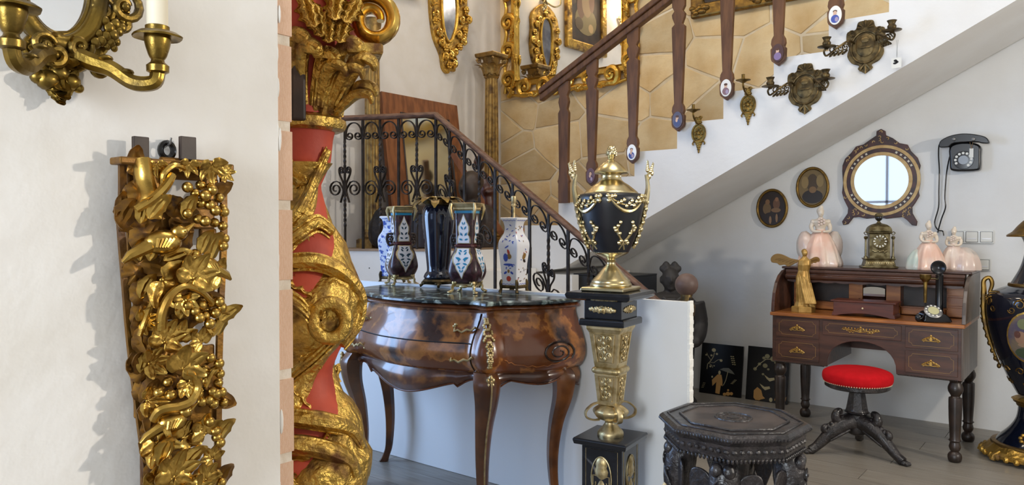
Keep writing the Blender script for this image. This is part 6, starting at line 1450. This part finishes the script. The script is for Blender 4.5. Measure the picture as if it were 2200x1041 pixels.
PALM = fan_mb().mesh('vine_leaf', VGL, 60); PALM3 = fan_mb(4, 2.7, .36, (.85, 1.0, 1.05, .9)).mesh('vine_leaf', VGL, 60)
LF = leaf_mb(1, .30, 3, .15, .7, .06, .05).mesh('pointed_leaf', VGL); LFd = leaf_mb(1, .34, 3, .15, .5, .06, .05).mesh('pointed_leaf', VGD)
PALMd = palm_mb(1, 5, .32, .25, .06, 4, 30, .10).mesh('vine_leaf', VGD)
r9 = random.Random(21)
lx = lambda y: 268+(y-345)*.075; rx_ = lambda y: 478-(y-345)*.018
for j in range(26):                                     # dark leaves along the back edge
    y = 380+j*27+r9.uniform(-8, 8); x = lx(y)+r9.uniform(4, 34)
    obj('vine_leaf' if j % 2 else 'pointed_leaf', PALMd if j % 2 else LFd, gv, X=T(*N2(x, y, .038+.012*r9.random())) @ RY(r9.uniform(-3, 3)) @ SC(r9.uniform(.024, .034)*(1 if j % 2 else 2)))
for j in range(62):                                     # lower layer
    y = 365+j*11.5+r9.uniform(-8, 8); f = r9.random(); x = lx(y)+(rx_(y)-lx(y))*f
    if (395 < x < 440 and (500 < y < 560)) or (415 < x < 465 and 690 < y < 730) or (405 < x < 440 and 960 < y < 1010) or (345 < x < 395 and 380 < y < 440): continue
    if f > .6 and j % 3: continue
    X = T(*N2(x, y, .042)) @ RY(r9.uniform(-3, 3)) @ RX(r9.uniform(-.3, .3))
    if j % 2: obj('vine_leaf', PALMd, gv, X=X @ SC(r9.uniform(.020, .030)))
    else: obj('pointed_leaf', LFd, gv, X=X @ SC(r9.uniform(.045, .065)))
def pleaf(x, y, r, rot, d=.085, me=None, tilt=0): obj('vine_leaf', me or PALM, gv, X=T(*N2(x, y, d)) @ RY(rot) @ RX(tilt) @ SC(r))
pleaf(452, 352, .036, 2.9, .078, tilt=-.5); pleaf(405, 350, .024, 3.2, .078, tilt=-.4); pleaf(480, 368, .022, 2.4, .07); pleaf(335, 352, .022, 3.0, .075, tilt=-.4)
pleaf(346, 600, .055, 2.2, .082, PALM3, -.2); pleaf(412, 598, .048, .5, .092); pleaf(470, 590, .036, -1.2, .07, PALM3); pleaf(395, 640, .030, 3.1, .082)
pleaf(388, 792, .046, .55, .098, PALM3, .1); pleaf(402, 822, .030, 3.0, .092); pleaf(350, 735, .042, .4, .075); pleaf(385, 730, .036, -.3, .07, PALM3); pleaf(432, 735, .03, -.8, .07)
pleaf(320, 780, .034, 1.4, .062); pleaf(315, 860, .034, 1.7, .06); pleaf(335, 950, .044, 2.7, .075); pleaf(440, 930, .038, -.4, .075, PALM3); pleaf(455, 985, .030, -.6, .075); pleaf(370, 1025, .05, .3, .085); pleaf(440, 1030, .036, -.3, .088); pleaf(330, 1040, .04, 1, .07); pleaf(415, 1065, .04, .2, .09); pleaf(390, 940, .036, 1.2, .07); pleaf(305, 690, .03, 1.3, .06); pleaf(450, 660, .03, -1, .06)
for x, y, L, a, d in ((300, 480, .05, .2, .07), (318, 470, .055, .6, .08), (430, 545, .05, .3, .085), (448, 560, .06, .25, .08), (470, 690, .05, .9, .07), (385, 685, .05, .2, .075), (400, 680, .05, -.1, .075), (300, 640, .05, .4, .06), (345, 470, .05, -.6, .075), (395, 470, .05, .3, .08), (350, 560, .05, 1.2, .075), (320, 560, .05, .3, .065), (465, 950, .055, .5, .07), (300, 560, .045, 0, .055), (340, 1000, .06, .3, .08), (395, 1000, .05, .8, .08), (300, 800, .045, .3, .055), (465, 720, .05, .3, .06)):
    obj('pointed_leaf', LF, gv, X=T(*N2(x, y, d)) @ RY(a) @ SC(L))
# trunk and tendrils
MB().tube(catmull([N2(305, 345, .06), N2(308, 380, .066), N2(318, 420, .062), N2(302, 450, .058)], 5), [.021, .022, .021, .015], 10, flat=.7).build('vine_trunk', VG, gv)
def stem_(pts, r): MB().tube(catmull([N2(x, y, d) for x, y, d in pts], 6), r, 8).build('vine_stem', VG, gv)
stem_([(292, 450, .075), (330, 425, .085), (355, 400, .085), (370, 375, .08)], [.007, .009, .007]); stem_([(348, 395, .075), (352, 372, .08), (375, 355, .08), (400, 365, .07)], [.006, .005])
stem_([(345, 705, .08), (348, 670, .09), (365, 635, .095), (395, 615, .095), (430, 625, .09), (455, 650, .08)], [.009, .008, .006, .005]); stem_([(330, 900, .075), (345, 880, .09), (385, 872, .095), (410, 860, .097), (425, 830, .097), (415, 805, .1), (400, 800, .1)], [.008, .009, .0085, .007, .005])
stem_([(355, 920, .085), (362, 935, .09), (368, 960, .085), (355, 985, .08)], [.006, .004]); stem_([(440, 830, .085), (455, 800, .09), (470, 790, .085)], [.005, .003]); stem_([(300, 720, .06), (310, 690, .065), (325, 650, .06)], [.005, .006]); stem_([(440, 700, .07), (455, 715, .07), (470, 690, .068)], [.007, .008])
# birds pecking the grapes
for cx, cy, fl_, s_ in ((350, 520, 1, 1.1), (440, 572, -1, .9), (370, 905, 1, .9)):
    X = T(*N2(cx, cy, .078)) @ SC(fl_*s_, s_, s_); m = MB(); m.ball((0, 0, 0), (.030, .018, .020), 14, 9, X); m.ball((.024, -.004, .016), (.014, .012, .013), 12, 8, X); m.tube([(.034, -.006, .020), (.048, -.008, .030)], [.006, .001], 7, X); m.tube([(-.02, 0, -.004), (-.05, .004, -.02), (-.06, .006, -.03)], [.012, .008, .003], 8, X)
    for j in range(5): m.tube([(-.015+.006*j, -.016, .006), (-.02+.004*j, -.020, -.008)], [.003, .002], 5, X)
    m.ball((.028, -.015, .019), .0025, 6, 5, X); m.build('bird', VG, gv)
GR = MB().ball((0, 0, 0), 1, 14, 10).mesh('grape', VGL)
grapes = [(402, 402), (430, 398), (452, 402), (405, 432), (430, 436), (402, 458), (455, 408), (470, 425), (478, 448), (462, 452), (480, 455), (460, 478), (478, 485), (482, 512), (465, 515), (478, 528), (440, 475), (440, 420), (425, 470), (418, 415), (450, 440), (395, 445),
          (402, 655), (432, 655), (452, 650), (470, 648), (440, 678), (462, 672), (428, 682), (475, 660), (418, 668), (450, 695),
          (452, 768), (438, 795), (460, 795), (472, 802), (442, 818), (468, 822), (455, 840), (475, 842), (432, 862), (458, 866), (480, 864), (340, 842), (360, 820), (366, 848), (420, 780), (448, 858), (470, 780), (464, 845), (425, 845),
          (450, 905), (462, 925), (465, 938), (440, 915), (472, 950), (418, 545), (425, 555), (465, 1018), (455, 1030), (475, 1035)]
for x, y in grapes:
    r = r9.uniform(.0085, .0108); obj('grape', GR, gv, X=T(*N2(x, y, .078+r9.uniform(-.012, .012))) @ SC(r))
# ------------------------------------------------------------ gilded twisted column behind the partition
ax = V((-1.662, 1.205, 0)); az = math.atan2(-ax.x, ax.y)
gc = thing('gilded_column', 'tall carved altar column in worn gold and red at the brick corner', 'column', ax, az); gc['kind'] = 'thing'
sA = ppm((ax.x, ax.y, 1.2)); kx = cos(az-YAW)
def CP(x, y): return ((x-650)/sA*kx, CAMH-(y-490)/sA)
edge = [(-60, 135), (60, 120), (110, 105), (160, 95), (210, 78), (245, 68), (255, 84), (268, 88), (280, 80), (300, 74), (350, 68), (400, 42), (440, 54), (480, 62), (520, 88), (560, 98), (600, 115), (640, 126), (700, 119), (730, 104), (760, 85), (790, 71), (810, 70), (850, 84), (870, 104), (900, 119), (950, 127), (975, 145), (1000, 146), (1100, 148), (1250, 130), (1400, 140), (1530, 150)]
prof = sorted([(r/sA*kx, CAMH-(y-490)/sA) for y, r in edge], key=lambda q: q[1]); prof[0] = (prof[0][0], 0.0)
prof = [q for q in prof if q[1] >= 0]
eR = rlat(prof)
zs_ = [.0+ (CAMH+550/sA)*j/150 for j in range(151)]
MB().lathe([(eR(z)*.86, z) for z in zs_], 40).build('red_core', REDP, gc)
zn = CAMH-(352-490)/sA
def skin(a, z):
    if z > zn: return -.3
    h_ = a*1.0-7.5*z
    band = sin(2*h_+.6); fine = sin(13*a-34*z)*.35+sin(21*a-50*z+1.3*sin(20*z))*.25
    return (.05*band+.045*fine*(.4+.6*max(band, 0)))+(-.16+.15*min(1, max(0, band*1.6+.9)))
MB().lathe([(eR(z), z) for z in [(.0+(zn-.0)*j/260) for j in range(261)]], 110, wob=skin).build('gilt_skin', ALTG, gc, 80)
MB().lathe([(74/sA, CAMH-(284-490)/sA), (86/sA, CAMH-(279-490)/sA), (90/sA, CAMH-(270-490)/sA), (88/sA, CAMH-(260-490)/sA), (76/sA, CAMH-(253-490)/sA)], 40, wob=lambda a, z: .015*sin(23*a)).build('neck_ring', ALTG, gc)
ALTL = mat('altar_leaf', hx('cba755'), .32, .95, c2=hx('6a4520'), ns=3, nd=8, lo=.54, hi=.70, bump=.5, bs=8, bd=.03, r2=.7, m2=.35)
AC = leaf_mb(1, .32, 5, .40, .35, .16, .07, 24, 12).mesh('acanthus_leaf', ALTL); AC2 = leaf_mb(1, .36, 4, .36, .5, .16, .07, 24, 12).mesh('acanthus_leaf', ALTL)
r5 = random.Random(17)
lv = [(372, .15, -.9, .20), (470, -.2, -1.0, .24), (530, .5, -.9, .22), (560, -.5, -1.1, .22), (610, .2, -1.2, .22), (600, 1.1, -.9, .2), (665, -.4, 1.2, .18), (690, .7, -.5, .2), (730, -.1, .7, .2), (760, .5, -.6, .22), (800, -.3, -.5, .24), (850, .2, -.8, .26), (880, -.4, -1.2, .24), (880, .8, -.7, .24), (930, .1, -1.3, .24), (960, .7, -1.0, .22), (1000, -.3, -1.1, .24), (1010, .4, -1.2, .24), (420, -.6, -.5, .2), (340, -.5, -.6, .18), (440, .6, -.4, .2), (1060, .2, -.8, .26), (700, 1.2, .4, .18), (820, 1.0, -.3, .2), (500, 1.1, -.6, .18)]
for i, (y, a, lean_, L) in enumerate(lv):
    if a > .75: continue
    if a > .45: lean_, L = max(lean_, -.4), L*.75
    z = CAMH-(y-490)/sA; r = eR(z)*(.9 if a < .45 else .8)
    obj('acanthus_leaf', AC if i % 3 else AC2, gc, X=RZ(a) @ T(0, -r, z-.03) @ RY(lean_) @ RX(-.30) @ SC(L*.62))
for i in range(10):                                    # the far side, plainer
    a = pi+r5.uniform(-.9, .9); y = 350+i*75; z = CAMH-(y-490)/sA
    obj('acanthus_leaf', AC2, gc, X=RZ(a) @ T(0, -eR(z)*.85, z) @ RY(-.2) @ RX(-.2) @ SC(.10))
# big round loop and wrapping strands
def onc(a, y, o_=0): z = CAMH-(y-490)/sA; r = eR(z)+o_; return V((r*sin(a), -r*cos(a), z))
for pts, r_ in (([(-1.0, 500), (-.4, 470), (.1, 430), (.6, 375), (.9, 325)], [.018, .022, .018, .010]), ([(-.9, 575), (-.2, 558), (.4, 562), (.9, 590), (1.25, 640), (1.2, 700), (.9, 735)], [.016, .026, .03, .028, .022, .014]), ([(-.9, 868), (-.2, 872), (.4, 885), (.9, 910), (1.2, 960)], [.02, .028, .03, .024, .016]), ([(-.8, 810), (-.2, 780), (.3, 745), (.7, 700)], [.014, .02, .02, .012]), ([(-.9, 925), (-.3, 920), (.3, 935), (.7, 965), (.8, 1000)], [.02, .03, .03, .02]), ([(-.8, 545), (-.1, 500), (.5, 480), (1.0, 500)], [.014, .022, .02, .012]), ([(-.9, 640), (-.5, 622), (-.1, 640), (.1, 668)], [.02, .026, .022, .012])):
    P = catmull([onc(a, y, -.004) for a, y in pts], 7); m = MB().tube(P, r_, 9, flat=.8)
    for q in range(4): m.tube([p_+V((0, -.006-.014*(1-abs(q-1.5)/2), .020-.0135*q)) for p_ in P[2:-2]], [.003, .006, .003], 6)
    m.build('carved_strand', ALTG, gc)
c0 = onc(.42, 676, .006); MB().tube([tuple(c0+V((.040*cos(j*pi/10), -.004, .045*sin(j*pi/10)))) for j in range(20)], .018, 9, closed=True).build('carved_loop', ALTG, gc)
# capital
for i, (x0, y0, x1, y1, w_, b) in enumerate(((690, 250, 735, 120, .024, .04), (672, 250, 690, 140, .020, .03), (650, 250, 650, 130, .022, .05), (712, 250, 770, 195, .020, .05), (705, 248, 765, 150, .022, .06), (640, 250, 628, 110, .022, .04), (718, 250, 760, 215, .015, .02), (680, 250, 705, 165, .018, .06), (700, 250, 740, 170, .016, .07))):
    a, b_ = CP(x0, y0), CP(x1, y1); y_ = -.075 if i != 3 else -.03
    P = catmull([(a[0], y_*.85, a[1]), ((a[0]+b_[0])/2-.004, y_-.015, (a[1]+b_[1])/2), (b_[0], y_-.03-b*.6, b_[1]), (b_[0]+.028, y_-.045-b*.7, b_[1]-.004), (b_[0]+.036, y_-.04-b*.6, b_[1]-.022)], 6)
    m = MB().tube(P, [w_*.7, w_, w_*1.15, w_*.9, w_*.5], 9, flat=.75); m.tube([p_+V((.006, -.012, 0)) for p_ in P[2:-6]], w_*.4, 6); m.tube([p_+V((-.008, -.010, 0)) for p_ in P[2:-8]], w_*.35, 6); m.build('capital_leaf', ALTG, gc)
for k in range(7):
    a = pi+(-1.8+k*.6); m = MB().tube(catmull([(.085*sin(a), -.085*cos(a), CP(0, 250)[1]), (.10*sin(a), -.10*cos(a), CP(0, 180)[1]), (.15*sin(a), -.15*cos(a), CP(0, 130)[1]), (.165*sin(a), -.165*cos(a), CP(0, 145)[1])], 5), [.02, .026, .024, .012], 8); m.build('capital_leaf', ALTG, gc)
MB().lathe([(.085, CP(0, 250)[1]), (.09, CP(0, 180)[1]), (.12, CP(0, 120)[1]), (.14, CP(0, 60)[1]), (.15, CP(0, -60)[1])], 28).build('capital_core', REDP, gc)
for k, (a, xx) in enumerate(((0, 800),)):
    c0 = CP(795, 58); R0 = 50/sA
    m = MB().tube([(c0[0]+R0*(1.02-.70*j/34)*cos(2.2-2*pi*1.35*j/34), -.10, c0[1]+R0*(1.05-.70*j/34)*sin(2.2-2*pi*1.35*j/34)) for j in range(35)], [.016, .019, .019, .017, .013, .010], 9, flat=1.9, up=(0, 1, 0)); m.build('volute', GOLDB, gc)
    e = CP(775, 128); MB().box((e[0]-.045, -.16, e[1]-.012), (e[0]+.045, -.05, e[1]+.016)).build('volute_foot', ALTG, gc, 0, .006)
for x, y, s_, a in ((700, 70, .13, .0), (735, 75, .12, .2), (672, 60, .13, -.2), (765, 40, .12, .5), (650, 40, .14, -.3), (720, 20, .14, .1)):
    e = CP(x, y); obj('acanthus_leaf', AC2, gc, X=T(e[0], -.145, e[1]+.02) @ RY(pi+a) @ SC(s_*.7))
for x, y in ((640, 60), (660, -10), (640, 200)):
    e = CP(x, y); MB().box((e[0]-.018, -.12, e[1]-.09), (e[0]+.018, -.05, e[1]+.09)).build('worn_board', DARKW, gc, 0, .006)
